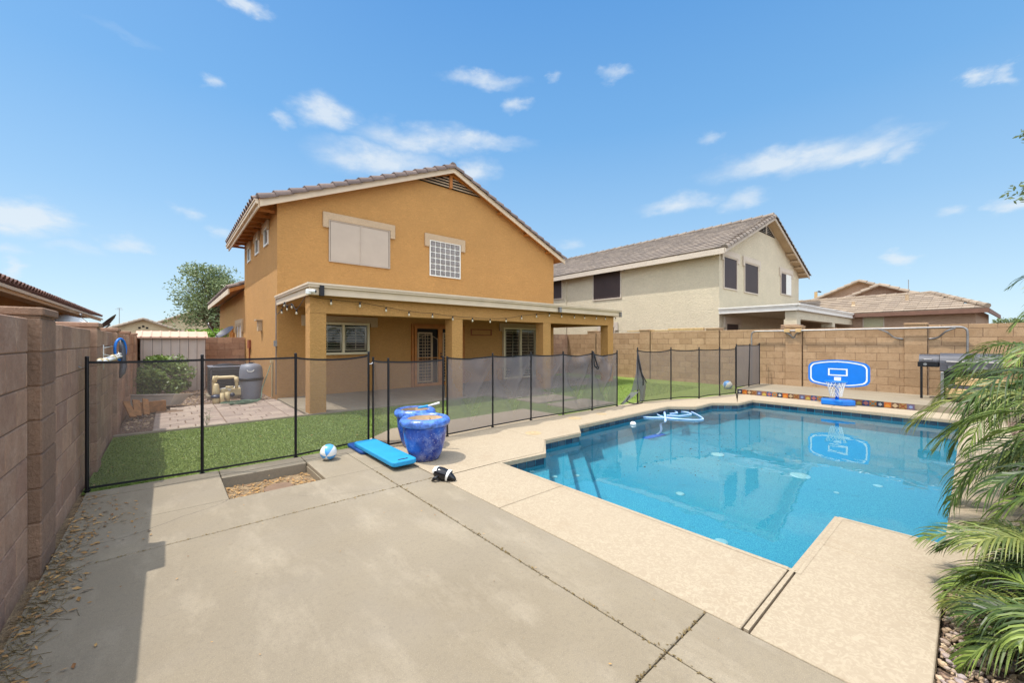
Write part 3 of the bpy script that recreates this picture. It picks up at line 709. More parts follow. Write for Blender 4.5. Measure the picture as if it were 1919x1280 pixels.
def framebox(mb, a, b, z0, z1, plane, ax, w, t, sgn=-1):
    """rectangular frame ring"""
    q0, q1 = plane, plane+sgn*t
    for (u0, u1, w0, w1) in ((a, b, z0, z0+w), (a, b, z1-w, z1), (a, a+w, z0+w, z1-w), (b-w, b, z0+w, z1-w)):
        if ax == 'x': mb.box(u0, u1, q0, q1, w0, w1)
        else: mb.box(q0, q1, u0, u1, w0, w1)
# upper screened window
w1 = MB().box(3.22, 4.85, HY0-.012, HY0-.004, 3.52, 4.58).build('window', M['dark'], house)
s_ = MB(); s_.box(3.24, 4.01, HY0-.03, HY0-.016, 3.53, 4.57); s_.box(4.045, 4.83, HY0-.03, HY0-.016, 3.53, 4.57); s_.build('sunscreen', M['screen'], w1)
s_ = MB(); framebox(s_, 3.2, 4.87, 3.5, 4.6, HY0-.004, 'x', .025, .04); s_.box(4.012, 4.042, HY0-.044, HY0-.016, 3.526, 4.574); s_.build('frame', M['screen'], w1)
trim_lintel(w1, 3.05, 5.02, 4.6, 4.78, HY0, 'x')
# glass block window
w2 = MB().box(6.17, 7.28, HY0-.01, HY0-.004, 3.46, 4.56).build('window', M['white'], house)
s_ = MB()
for i in range(6):
    for j in range(6):
        x = 6.19+i*.18; z = 3.48+j*.18
        s_.cbox(x+.016, x+.164, HY0-.028, HY0-.011, z+.016, z+.164, .012)
s_.build('glass_blocks', M['glassblock'], w2); s_ = MB(); framebox(s_, 6.16, 7.29, 3.45, 4.57, HY0-.004, 'x', .03, .04); s_.build('frame', M['white'], w2)
trim_lintel(w2, 5.99, 7.47, 4.57, 4.75, HY0, 'x', .16)
def shutters(mb, a, b, z0, z1, y, n, ax='x'):
    w = .045
    framebox(mb, a, b, z0, z1, y, ax, w, -.03)
    for k in range(n):
        z = z0+w+(z1-z0-2*w)*(k+.5)/n; h = .006
        if ax == 'x': mb.add([(a+w, y, z-h), (b-w, y, z-h), (b-w, y+.045, z-h+.006), (a+w, y+.045, z-h+.006), (a+w, y, z+h), (b-w, y, z+h), (b-w, y+.045, z+h+.006), (a+w, y+.045, z+h+.006)], [(0, 1, 2, 3), (4, 5, 6, 7), (0, 1, 5, 4)])
    mb.box((a+b)/2-.008, (a+b)/2+.008, y-.012, y+.004, z0+w, z1-w)
def deepwindow(par, a, b, z0, z1, y, sashes, n, fmat='vinyl'):
    wn = MB().box(a, b, y-.006, y-.003, z0, z1).build('window', M['dark'], par)
    sh = MB()
    for (p_, q_) in sashes: shutters(sh, p_+.03, q_-.03, z0+.05, z1-.05, y-.07, n)
    sh.build('shutter', M['fascia'], wn)
    gl = MB()
    for (p_, q_) in sashes: gl.quad((p_+.03, y-.085, z0+.03), (q_-.03, y-.085, z0+.03), (q_-.03, y-.085, z1-.03), (p_+.03, y-.085, z1-.03))
    gl.build('pane', M['clear'], wn)
    fr = MB(); framebox(fr, a-.05, b+.05, z0-.05, z1+.05, y-.0, 'x', .06, .10)
    for (p_, q_) in sashes[1:]: fr.box(p_-.03, p_+.03, y-.102, y-.004, z0+.01, z1-.01)
    fr.build('frame', M[fmat], wn); return wn
def clearglass():
    m = NT('clear_pane'); N, L = m.N, m.L; N.remove(m.b)
    t = N.new('ShaderNodeBsdfTransparent'); t.inputs[0].default_value = (.75, .8, .8, 1); g = N.new('ShaderNodeBsdfGlossy'); g.inputs['Roughness'].default_value = .02
    f = N.new('ShaderNodeFresnel'); f.inputs[0].default_value = 1.5; x = N.new('ShaderNodeMixShader'); L.new(f.outputs[0], x.inputs[0])
    L.new(t.outputs[0], x.inputs[1]); L.new(g.outputs[0], x.inputs[2]); L.new(x.outputs[0], m.out.inputs[0]); return m.m
M['clear'] = clearglass()
wn = deepwindow(house, 2.75, 4.2, 1.1, 1.85, HY0, [(2.75, 3.55), (3.55, 4.2)], 8)
trim_lintel(wn, 2.55, 4.50, 1.9, 2.07, HY0, 'x', .2, .1)
# french security doors
dr = MB(); framebox(dr, 5.55, 7.45, .02, 1.93, HY0, 'x', .06, .06); door = dr.build('door', M['ochrewood'], house)
MB().box(5.6, 7.4, HY0-.006, HY0-.003, .03, 1.9).build('opening', M['dark'], door)
for (a, b) in ((5.62, 6.5), (6.5, 7.38)):
    lf = MB(); framebox(lf, a, b, .04, 1.87, HY0-.06, 'x', .075, .04)
    lf.box(a+.07, b-.07, HY0-.09, HY0-.07, .80, .825); lf.box(a+.07, b-.07, HY0-.09, HY0-.07, .88, .905)
    leaf = lf.build('leaf', M['ochrewood'], door)
    br = MB(); nb = 5
    for i in range(nb):
        x = a+.1+(b-a-.2)*i/(nb-1); zt = 1.62-.12*abs(i-(nb-1)/2)/((nb-1)/2)
        br.cyl((x, HY0-.085, .1), (x, HY0-.085, zt), .007, n=6)
    br.tube([(a+.08+(b-a-.16)*q/10, HY0-.085, 1.60-.16*((q-5)/5)**2) for q in range(11)], .007, 6); br.build('security_bars', M['trim'], leaf)
    sh = MB(); shutters(sh, a+.12, b-.26, .15, 1.68, HY0-.05, 15); sh.build('shutter', M['trim'], leaf)
kb = MB(); kb.lathe((0, 0, 0), [(.03, 0), (.034, .03), (.02, .045)], 12, True, True); kb.X = None
MB().cyl((6.52, HY0-.1, .93), (6.52, HY0-.15, .93), .028, n=12).build('handle', M['black'], door); MB().cyl((6.52, HY0-.1, 1.02), (6.52, HY0-.13, 1.02), .024, n=12).build('lock', M['black'], door)
# sliding door
wn = deepwindow(house, 9.15, 10.7, .1, 1.85, HY0, [(9.15, 9.92), (9.92, 10.7)], 14, 'vinyl')
trim_lintel(wn, 8.95, 10.92, 1.9, 2.06, HY0, 'x', .2, .13)
# wall frame ornament
s_ = MB(); framebox(s_, 7.72, 8.6, 1.6, 1.82, HY0-.003, 'x', .03, .03); o = s_.build('wall_ornament', M['rust']); tag(o, 'empty rusty rectangular frame hung on the shaded patio wall', 'wall frame')
# small side windows under the left eave
for (pa, pb, ya, yb) in ((497, 503.6, 420, 446), (480.5, 486, 437, 462), (466, 470.5, 455, 477)):
    Yf, _ = onX(pa, 430, HX0); Yn, zb = onX(pb, yb, HX0); _, zt = onX(pb, ya, HX0)
    zb = 4.0; zt = 4.42
    w_ = MB().box(HX0-.006, HX0-.003, Yn, Yf, zb, zt).build('window', M['glass'], house)
    s_ = MB(); framebox(s_, Yn-.03, Yf+.03, zb-.03, zt+.03, HX0, 'y', .04, .035); s_.build('frame', M['white'], w_)
    trim_lintel(w_, Yn-.14, Yf+.14, zt+.03, zt+.17, HX0, 'y', .12, .1)
# side door and lintel of the low wing
dw = MB(); Yn, Yf = 16.9, 18.3; dw.box(HX0-.02, HX0-.004, Yn, Yf, .05, 2.0); sd = dw.build('door', M['shed'], house)
s_ = MB(); s_.box(HX0-.05, HX0-.021, Yn+.66, Yn+.72, .06, 1.98); framebox(s_, Yn-.04, Yf+.04, .04, 2.03, HX0, 'y', .06, .045); s_.build('frame', M['trim'], sd)
trim_lintel(sd, Yn-.2, Yf+.2, 2.03, 2.2, HX0, 'y', .15, .3)
# low wing roof
lr = MB(); xa = HX0-.42; y0_, y1_ = HY1+.05, 25.4
lr.add([(xa, y0_, 3.08), (9, y0_, 3.08+SL*7.4), (9, y1_, 3.08+SL*7.4), (xa, y1_, 3.08), (xa, y0_, 3.2), (9, y0_, 3.2+SL*7.4), (9, y1_, 3.2+SL*7.4), (xa, y1_, 3.2)], [(0, 1, 2, 3), (4, 5, 6, 7), (0, 3, 7, 4), (0, 1, 5, 4), (2, 3, 7, 6)])
lowroof = lr.build('low_roof', M['ochrewood'], house)
lt = MB(); tiles(lt, (xa-.03, y0_, 3.2), (0, 1, 0), v_l, 29, 6, .3, .36, 'barrel'); lt.build('roof_tiles', M['rooftile'], lowroof)
s_ = MB(); s_.box(xa-.04, xa-.001, y0_, y1_, 3.02, 3.2); s_.build('gutter', M['fascia'], lowroof)
# vent pipe on the roof
MB().cyl((3.6, 12.6, 5.4), (3.6, 12.6, 5.95), .04).build('vent_pipe', M['pvc'], roof)
# patio cover
PCX0, PCX1, PCY0 = 2.0, 12.0, 8.06
pc = MB(); pc.box(PCX0+.03, PCX1-.03, PCY0+.03, HY0-.002, 2.27, 2.44); cover = pc.build('patio_roof', M['ochre'], house)
fs_ = MB()
fs_.box(PCX0, PCX1, PCY0, PCY0+.029, 2.28, 2.42); fs_.box(PCX0-.03, PCX1+.03, PCY0-.05, PCY0+.03, 2.421, 2.46); fs_.box(PCX0-.045, PCX1+.045, PCY0-.07, PCY0+.03, 2.461, 2.50)
fs_.box(PCX0, PCX0+.029, PCY0+.03, HY0-.003, 2.28, 2.42); fs_.box(PCX0-.03, PCX0+.03, PCY0+.031, HY0-.003, 2.421, 2.46); fs_.box(PCX0-.045, PCX0+.03, PCY0+.031, HY0-.003, 2.461, 2.50)
fs_.box(PCX1-.029, PCX1, PCY0+.03, HY0-.003, 2.28, 2.42); fs_.box(PCX1-.03, PCX1+.03, PCY0+.031, HY0+.3, 2.421, 2.46); fs_.box(PCX1-.03, PCX1+.045, PCY0+.031, HY0+.3, 2.461, 2.50)
fs_.box(PCX0+.031, PCX1-.031, PCY0+.031, HY0-.004, 2.445, 2.47)
fs_.build('fascia', M['fascia'], cover)
bm_ = MB().box(2.05, 11.86, 8.24, 8.56, 1.95, 2.268); bm_.box(11.55, 11.86, 8.561, 11.03, 1.95, 2.268); beam = bm_.build('beam', M['ochre'], house)
for (a, b) in ((2.05, 2.35), (5.22, 5.53), (8.36, 8.68), (11.54, 11.855)):
    MB().box(a, b, 8.245, 8.56, -.03, 1.9495).build('pillar', M['ochre'], house, bevel=.01)
sb = MB(); sb.box(8.79, 8.85, PCY0-.075, PCY0-.001, 2.27, 2.42); sb.box(8.9, 8.93, PCY0-.03, PCY0-.001, 2.27, 2.43); sb.build('drain_bracket', M['steel'], cover)
sb = MB(); sb.box(11.93, 11.99, PCY0-.075, PCY0-.001, 2.25, 2.42); sb.build('drain_bracket', M['steel'], cover)
# conduits, boxes, hose bib on the side wall
cn = MB(); cn.cyl((HX0-.015, HY0+.06, .1), (HX0-.015, HY0+.06, 2.45), .012, n=8); cn.box(HX0-.06, HX0-.001, HY0+.02, HY0+.11, 1.28, 1.42); cn.build('conduit', M['steel'], house)
cn = MB(); cn.cyl((HX0-.02, 11.55, 0), (HX0-.02, 11.55, .86), .018, n=8); cn.box(HX0-.06, HX0-.001, 11.5, 11.6, .86, .95); cn.build('water_pipe', M['pvc'], house)
cn = MB(); cn.box(HX0-.09, HX0-.001, 18.62, 18.95, .9, 1.5); cn.cyl((HX0-.04, 18.8, 0), (HX0-.04, 18.8, .9), .03, n=8); cn.build('electric_panel', M['trimw'], house)
MB().box(HX0-.07, HX0-.001, 19.1, 19.3, 1.0, 1.75).build('meter_box', M['ochrewood'], house)
for y in (19.5, 20.0): MB().cyl((HX0-.04, y, 1.2), (HX0-.04, y, 2.0), .03, n=8).build('pipe', M['ochrewood'], house)
cn = MB(); cn.box(HX0-.07, HX0-.001, 15.0, 15.3, 1.18, 1.45); cn.cyl((HX0-.03, 15.15, .1), (HX0-.03, 15.15, 1.2), .02, n=8); cn.build('outlet_box', M['rust'], house)
cn = MB(); cn.box(HX0-.16, HX0-.001, 13.0, 13.3, 1.98, 2.02); cn.box(HX0-.1, HX0-.001, 13.05, 13.25, 1.7, 1.975); cn.build('wall_lamp', M['trim'], house)
# ------------------------------------------------------------------ cream neighbour house
NR = radians(-1.8)
nb_ = thing('house', 'cream two-storey house with grey tiled gable roof beyond the tan wall', 'house', (15.2, 6.02, 0), NR)
NW, ND, NE = 9.0, 17, 4.78
def nloc(px, py, side):
    """ray hit on the rear (y=0) or side (x=0) face in the local frame"""
    o_ = Vector((0, 0, CH)); dv_ = atd(px, py, 1.0)-o_
    q = Matrix.Rotation(-NR, 3, 'Z'); oo = q @ (o_-Vector((15.2, 6.02, 0))); dd = q @ dv_
    k_ = -oo.y/dd.y if side == 'rear' else -oo.x/dd.x
    return oo+dd*k_
w = MB(); NP = NE+SL*NW/2
w.prism([(0, -.1), (NW, -.1), (NW, NE), (NW/2, NP), (0, NE)], 0, ND, 'y'); w.build('wall', M['cream'], nb_, True)
r_ = MB(); no = .35; nz = NE-SL*no
for xa, xb in ((-no, NW/2), (NW+no, NW/2)):
    r_.add([(xa, -.35, nz), (xb, -.35, NP), (xb, ND+.3, NP), (xa, ND+.3, nz), (xa, -.35, nz+.1), (xb, -.35, NP+.1), (xb, ND+.3, NP+.1), (xa, ND+.3, nz+.1)], [(0, 1, 2, 3), (4, 5, 6, 7), (0, 1, 5, 4), (2, 3, 7, 6), (0, 3, 7, 4)])
nroof = r_.build('roof', M['trim'], nb_, True)
nt_ = MB(); sl_ = hypot(NW/2+no, SL*(NW/2+no)); nv_ = int(sl_/.34)
tiles(nt_, (-no-.03, -.33, nz+.1), (0, 1, 0), v_l, 56, nv_, .315, sl_/nv_, 'flat'); tiles(nt_, (NW+no+.03, -.33, nz+.1), (0, 1, 0), v_r, 8, nv_, .315, sl_/nv_, 'flat')
raketiles(nt_, (-no, -.36, nz+.1), (NW/2, -.36, NP+.1), (0, -1, 0), 17, .16); raketiles(nt_, (NW+no, -.36, nz+.1), (NW/2, -.36, NP+.1), (0, -1, 0), 17, .16)
for i in range(40): nt_.tube([(NW/2, -.33+i*.43, NP+.15), (NW/2, -.33+i*.43+.45, NP+.13)], [.11, .09], 8)
nt_.build('roof_tiles', M['flattile'], nroof, True)
f_ = MB()
for xa in (-no, NW+no):
    f_.add([(xa, -.38, nz-.08), (NW/2, -.38, NP-.08), (NW/2, -.38, NP+.07), (xa, -.38, nz+.07), (xa, -.345, nz-.08), (NW/2, -.345, NP-.08), (NW/2, -.345, NP+.07), (xa, -.345, nz+.07)], [(0, 1, 2, 3), (4, 5, 6, 7), (0, 1, 5, 4), (3, 2, 6, 7), (0, 3, 7, 4)])
f_.box(-no-.04, -no, -.34, ND+.3, nz-.12, nz+.08)
f_.build('fascia', M['trimw'], nroof, True)
for q in (.55, .68, .8, .92): x = NW/2+q*(NW/2+.2); MB().box(x-.04, x+.04, -.344, -.002, NP-SL*(x-NW/2)-.13, NP-SL*(x-NW/2)-.03).build('rafter_tail', M['trim'], nroof, True)
# gable vent
hw = 1.15; az_ = NP-.12; bz = az_-SL*hw
v = MB(); v.prism([(NW/2-hw, bz), (NW/2+hw, bz), (NW/2, az_)], -.012, -.003, 'y'); vv = v.build('gable_vent', M['dark'], nb_, True)
s_ = MB(); z = bz+.03
while z < az_-.06:
    q = (az_-z)/SL-.04; s_.add([(NW/2-q, -.013, z+.04), (NW/2+q, -.013, z+.04), (NW/2+q, -.05, z), (NW/2-q, -.05, z)], [(0, 1, 2, 3)]); z += .075
s_.box(NW/2-.03, NW/2+.03, -.055, -.004, bz, az_); s_.build('louver', M['trimw'], vv, True)
def nwin(side, p0, p1, y0_, y1_, white=False):
    a, b = nloc(p0, (y0_+y1_)/2, side), nloc(p1, (y0_+y1_)/2, side); zt = nloc((p0+p1)/2, y0_, side).z; zb = nloc((p0+p1)/2, y1_, side).z
    if side == 'rear': u0, u1, ax = a.x, b.x, 'x'
    else: u0, u1, ax = b.y, a.y, 'y'
    mb = MB()
    if ax == 'x': mb.box(u0, u1, -.02, -.003, zb, zt)
    else: mb.box(-.02, -.003, u0, u1, zb, zt)
    wv = mb.build('window', M['dscreen'], nb_, True)
    fr = MB(); framebox(fr, u0-.04, u1+.04, zb-.04, zt+.04, 0, ax, .05, .04); fr.build('frame', M['trimw'], wv, True)
    if white: MB().box((u0+u1)/2, u1-.01, -.035, -.021, zb, zt).build('blind', M['white'], wv, True)
    mb = MB(); e, dr_ = .16, .18
    a_, b_, z0 = u0-.2, u1+.2, zt+.04
    mb.prism([(a_, z0-dr_), (a_+e, z0-dr_), (a_+e, z0), (b_-e, z0), (b_-e, z0-dr_), (b_, z0-dr_), (b_, z0+.2), (a_, z0+.2)], 0, -.06, 'y' if ax == 'x' else 'x')
    mb.build('lintel', M['trimw'], wv, True)
nwin('rear', 1356, 1380, 484, 541); nwin('rear', 1395, 1420, 496, 549); nwin('rear', 1463, 1482, 514, 552, True)
nwin('side', 1113, 1164, 510, 560); nwin('side', 1036, 1054, 526, 560); nwin('side', 1128, 1152, 614, 640)
nwin('rear', 1361, 1383, 607, 640)
p = MB(); a = nloc(1394, 620, 'rear').x; b = nloc(1424, 620, 'rear').x; p.box(a, b, -.02, -.004, -.05, 1.75); dd = p.build('door', M['glass'], nb_, True)
p = MB(); framebox(p, a-.06, b+.06, -.06, 1.82, 0, 'x', .09, .05); p.box((a+b)/2-.04, (a+b)/2+.04, -.045, -.021, -.03, 1.74); p.build('frame', M['vinyl'], dd, True)
p = MB(); q = nloc(1062, 560, 'side'); p.cyl((-.03, q.y, 0), (-.03, q.y, NE-.3), .03, n=8); p.build('downspout', M['cream'], nb_, True)
# its patio cover
p = MB(); p.box(0.02, NW, -2.38, -.002, 2.42, 2.56); pcv = p.build('patio_roof', M['cream'], nb_, True)
p = MB()
for (x0, x1, y0_, y1_) in ((-.0, NW+.2, -2.44, -2.385), (-.04, .018, -2.384, -.0)):
    p.box(x0, x1, y0_, y1_, 2.4, 2.53); p.box(x0-.03, x1+.0, y0_-.03, y1_+.0, 2.531, 2.57); p.box(x0-.05, x1, y0_-.05, y1_, 2.571, 2.61)
p.build('fascia', M['fasciaw'], pcv, True)
p = MB(); p.box(.05, NW-.05, -2.36, -2.05, 2.12, 2.419); p.build('beam', M['cream'], nb_, True)
for x in (.06, 4.3, NW-.42):
    pl = MB().box(x, x+.36, -2.37, -2.01, 1.95, 2.1195).build('pillar', M['cream'], nb_, True)
    st = MB(); z = 0.3
    while z < 1.94:
        hh = R.uniform(.06, .11); e = R.uniform(-.02, .03)
        for (xx0, xx1) in ((x-.06-e, x+.2), (x+.2, x+.42+e)):
            st.cbox(xx0, xx1-.005, -2.43-e, -1.95+e, z, min(z+hh, 1.95)-.005, .012)
        z += hh
    st.build('stone_base', M['stonev'], pl, True)
# ------------------------------------------------------------------ tan house far right
th = thing('house', 'tan single-storey house with brown tiled roofs at far right', 'house', (22.5, 0, 0), radians(-4))
X0 = 0; Y0_ = -.1; LEN = 9
w = MB(); w.box(0, 6, Y0_, LEN, -.1, 2.62); w.build('wall', M['tanst'], th, True)
rr = MB(); ov = .35
rr.add([(-ov, Y0_-.3, 2.56), (-ov, LEN, 2.56), (2.3, LEN, 3.42), (2.3, Y0_+1.4, 3.42), (6.3, Y0_-.3, 2.56), (5, Y0_+1.4, 3.42), (5, LEN, 3.42)],
       [(0, 1, 2, 3), (0, 3, 5, 4), (3, 2, 6, 5)]); rr.box(-ov-.03, -ov, Y0_-.33, LEN, 2.44, 2.6); rr.box(-ov, 6.3, Y0_-.34, Y0_-.3, 2.44, 2.6); rr.box(-ov, 0, Y0_-.3, LEN, 2.5, 2.52)
troof = rr.build('roof', M['brownwood'], th, True)
tt = MB(); vs = Vector((2.65, 0, .86)); vl = vs.length; vs.normalize()
tiles(tt, (-ov-.03, Y0_-.3, 2.6), (0, 1, 0), vs, 31, 8, .31, vl/8, 'flat', clip=lambda q: q.y > Y0_-.3+(q.x+ov)*.62)
e0, e1 = Vector((-ov, Y0_-.3, 2.68)), Vector((2.3, Y0_+1.4, 3.5))
for i in range(8): a = e0.lerp(e1, i/8); b = e0.lerp(e1, (i+1.1)/8); tt.tube([a, b], [.1, .08], 8)
for i in range(22): tt.tube([(2.3, Y0_+1.4+i*.36, 3.5), (2.3, Y0_+1.4+i*.36+.38, 3.49)], [.09, .075], 8)
tt.build('roof_tiles', M['tantile'], troof, True)
wv = MB(); wv.box(-.02, -.003, 2.42, 3.05, 2.0, 2.42); tw = wv.build('window', M['leafol'], th, True)
# pale shutter slats behind the pane
s_ = MB()
for i in range(9): s_.box(-.03, -.021, 2.43, 3.04, 2.01+i*.046, 2.035+i*.046)
s_.build('shutter', M['vinyl'], tw, True); s_ = MB(); framebox(s_, 2.39, 3.08, 1.97, 2.45, 0, 'y', .03, .04); s_.build('frame', M['trimw'], tw, True)
MB().box(-.06, -.0, 2.3, 3.2, 2.455, 2.52).build('lintel', M['tanst'], tw, True)
MB().cyl((1.3, 1.9, 3.0), (1.3, 1.9, 3.4), .06).build('vent_pipe', M['trim'], troof, True); p = MB(); p.cyl((.9, 3.6, 2.95), (.9, 3.6, 3.22), .06); p.lathe((.9, 3.6, 2.95), [(.16, 0), (.06, .12)], 10); p.build('vent_pipe', M['trim'], troof, True)
def gablehouse(name, label, X, yc, half, zf, zp, mat, tmat, depth=8):
    h = thing('house', label, 'house', (X, yc, 0)); w = MB()
    w.prism([(-half, -.1), (half, -.1), (half, zf), (0, zp), (-half, zf)], 0, depth, 'x'); w.build('wall', mat, h, True)
    r = MB(); s = (zp-zf)/half; o_ = .3
    for g_ in (-1, 1):
        r.add([(-.25, g_*(half+o_), zf-s*o_), (-.25, 0, zp), (depth, 0, zp), (depth, g_*(half+o_), zf-s*o_), (-.25, g_*(half+o_), zf-s*o_+.1), (-.25, 0, zp+.1), (depth, 0, zp+.1), (depth, g_*(half+o_), zf-s*o_+.1)], [(0, 1, 2, 3), (4, 5, 6, 7), (0, 1, 5, 4), (0, 3, 7, 4)])
    ro = r.build('roof', M['trim'], h, True)
    t_ = MB(); n_ = max(6, int(half/.3))
    for g_ in (-1, 1): raketiles(t_, (-.26, g_*(half+o_), zf-s*o_+.1), (-.26, 0, zp+.1), (-1, 0, 0), n_, .22)
    t_.build('rake_tiles', tmat, ro, True); return h
gablehouse('house', 'tan gable wall with curved shadow band rising behind the low tiled roof', 28, 3.1, 1.8, 3.45, 4.25, M['tanst'], M['tantile'])
gablehouse('house', 'farther tan gable to the left of the nearer tan gable', 31.5, 4.4, 3.0, 3.6, 4.95, M['tanst'], M['tantile'])
def gablehouseY(label, xc, Y, half, zf, zp, mat, tmat, holes=True):
    h = thing('house', label, 'house', (xc, Y, 0)); w = MB()
    w.prism([(-half, -.1), (half, -.1), (half, zf), (0, zp), (-half, zf)], 0, 10, 'y'); wo_ = w.build('wall', mat, h, True)
    r = MB(); s = (zp-zf)/half; o_ = .5
    for g_ in (-1, 1):
        r.add([(g_*(half+o_), -.4, zf-s*o_), (0, -.4, zp), (0, 10, zp), (g_*(half+o_), 10, zf-s*o_), (g_*(half+o_), -.4, zf-s*o_+.12), (0, -.4, zp+.12), (0, 10, zp+.12), (g_*(half+o_), 10, zf-s*o_+.12)], [(0, 1, 2, 3), (4, 5, 6, 7), (0, 1, 5, 4), (0, 3, 7, 4)])
    ro = r.build('roof', M['trim'], h, True); t_ = MB(); n_ = int(half/.32)
    for g_ in (-1, 1): raketiles(t_, (g_*(half+o_), -.42, zf-s*o_+.12), (0, -.42, zp+.12), (0, -1, 0), n_, .3, .2)
    t_.build('rake_tiles', tmat, ro, True)
    v = MB()
    for (dx, dz) in ((-.3, 0), (.3, 0), (0, .16)): v.box(dx-.1, dx+.1, -.02, -.004, zp-1.0+dz, zp-.8+dz)
    v.build('gable_vent', M['dark'], h, True); return h
gablehouseY('distant cream gable nearest above the shed with three small vent holes', -1.93, 58, 3.3, 2.4, 3.75, M['farst'], M['tantile'])
gablehouseY('distant cream gable behind and right of the nearer cream gable', 3.6, 72, 7.5, 2.6, 5.95, M['farst'], M['tantile'])
# ------------------------------------------------------------------ left neighbour
ln = thing('house', 'brown stucco neighbour house with red barrel tiles above the left wall', 'house', (-4, 18, 0))
LX = -2.4; la, lb = 6, onX(188, 601, LX)[0]
ez_ = onX(100, 560, LX)[1]-.07
w = MB(); w.box(-10, LX-.6, la, lb-.7, -.1, ez_-.02); w.build('wall', M['leftst'], ln)
r_ = MB(); s4 = .36
r_.add([(LX, la, ez_), (LX, lb, ez_), (-10, lb, ez_+s4*7.6), (-10, la, ez_+s4*7.6), (LX, la, ez_-.03), (LX, lb, ez_-.03), (-10, lb, ez_-.03), (-10, la, ez_-.03)], [(0, 1, 2, 3), (4, 5, 6, 7), (0, 1, 5, 4), (1, 2, 6, 5)])
lroof = r_.build('roof', M['trim'], ln)
s_ = MB(); s_.box(LX-.0, LX+.03, la, lb, ez_-.16, ez_-.001); s_.box(LX+.031, LX+.1, la, lb, ez_-.1, ez_-.04); s_.build('gutter', M['fascia'], lroof)
t_ = MB(); tiles(t_, (LX+.08, la, ez_), (0, 1, 0), Vector((-1, 0, s4)).normalized(), int((lb-la)/.27), 5, .27, .38, 'barrel'); t_.build('roof_tiles', M['redtile'], lroof)
# ------------------------------------------------------------------ pool fence
def panel(par, p0, p1, z0, z1, sag=.0, wr=.0, mat='net', seed=0, lift=0.0, band=True):
    r = random.Random(seed); p0, p1 = Vector((*p0, 0)), Vector((*p1, 0)); d = p1-p0; n_ = Vector((-d.y, d.x, 0)).normalized()
    NX, NZ = 22, 16; vs = []; ph = [r.uniform(0, 6) for _ in range(4)]
    def pt(u, v):
        s4 = 4*u*(1-u); zt = z1-sag*s4**.8; zb = z0+lift*s4; z = zb+(zt-zb)*v
        w = wr*(sin(v*9+ph[0]+3*u)*s4*.5*v + .6*sin(u*7+v*5+ph[1])*s4*v*v + .35*sin(14*v-6*u+ph[2])*v*s4)
        w += wr*.8*max(0, 1-abs((v-.9+.9*min(u, 1-u)*1.5)/.13))*min(1, s4*2)
        return p0+d*u+n_*w+Vector((0, 0, z))
    for j in range(NZ+1):
        for i in range(NX+1): vs.append(pt(i/NX, j/NZ))
    mb = MB(); mb.smooth = True
    mb.add(vs, [(j*(NX+1)+i, j*(NX+1)+i+1, (j+1)*(NX+1)+i+1, (j+1)*(NX+1)+i) for j in range(NZ) for i in range(NX)])
    o = mb.build('mesh_panel', M[mat], par)
    for v, h in ((1, .011), (0, .010)):
        bd = MB(); pts = [pt(i/NX, v) for i in range(NX+1)]
        for i in range(NX):
            a, b = pts[i], pts[i+1]
            bd.add([a+n_*.003-Vector((0, 0, h)), b+n_*.003-Vector((0, 0, h)), b+n_*.003+Vector((0, 0, h)), a+n_*.003+Vector((0, 0, h)), a-n_*.003-Vector((0, 0, h)), b-n_*.003-Vector((0, 0, h)), b-n_*.003+Vector((0, 0, h)), a-n_*.003+Vector((0, 0, h))],
                   [(0, 1, 2, 3), (7, 6, 5, 4), (3, 2, 6, 7), (0, 4, 5, 1)])
        bd.build('top_binding' if v else 'bottom_binding', M['blackcloth'], o)
    return o
def post(par, p, z0=0, z1=1.25, r=.0145, top=None):
    mb = MB(); mb.smooth = False; t = top or p
    mb.cyl((p[0], p[1], z0-.02), (t[0], t[1], z1), r, n=10); mb.cyl((t[0], t[1], z1), (t[0], t[1], z1+.012), r*1.2, r*.8, 10); mb.cyl((p[0], p[1], z0), (p[0], p[1], z0+.012), r*1.7, n=10)
    return mb.build('post', M['black'], par)
fa = thing('pool_fence', 'taut black mesh pool fence run from the left wall to the kickboards', 'pool fence', (.8, 5.33, 0), group='pool fence runs')
PA = [(-.565, 5.40), (.28, 5.33), (1.17, 5.33), (2.12, 5.50)]
for p_ in PA: post(fa, p_)
for i in range(3): panel(fa, PA[i], PA[i+1], .03, 1.205, .006 if i < 2 else .04, .004 if i < 2 else .012, seed=i)
ch = MB(); ch.tube(catmull([(-.62, 5.40, 1.17), (-.6, 5.40, 1.155), (-.57, 5.40, 1.17)], 4), .004, 6)
ch.build('chain', M['steel'], fa)
fb_ = thing('pool_fence', 'sagging black mesh pool fence run behind the blue pots to the open gap', 'pool fence', (4.5, 5.1, 0), group='pool fence runs')
PB = [(2.19, 5.51), (2.22, 5.07), (3.05, 5.06), (3.12, 5.06), (4.01, 5.11), (4.89, 5.13), (5.71, 5.10), (6.53, 5.05), (7.37, 5.03)]
for i, p_ in enumerate(PB): post(fb_, p_, z1=1.17 if i < 4 else 1.2)
for i, (s1, w_) in enumerate(((.01, .004), (.015, .008), (None, 0), (.03, .05), (.02, .055), (.025, .05), (.05, .075), (.07, .08))):
    if s1 is not None: panel(fb_, PB[i], PB[i+1], .03, 1.13 if i < 3 else 1.16, s1, w_*1.3, 'netm' if i > 2 else 'net', seed=10+i)
k_ = MB(); kx, ky = 6.53, 5.05-.03
k_.smooth = True; k_.tube(catmull([(kx, ky, 1.2), (kx-.02, ky-.03, 1.05), (kx-.03, ky-.05, .93), (kx+.01, ky-.05, .88), (kx+.07, ky-.05, .9), (kx+.04, ky-.03, 1.02), (kx+.01, ky, 1.18)], 5), .013, 8)
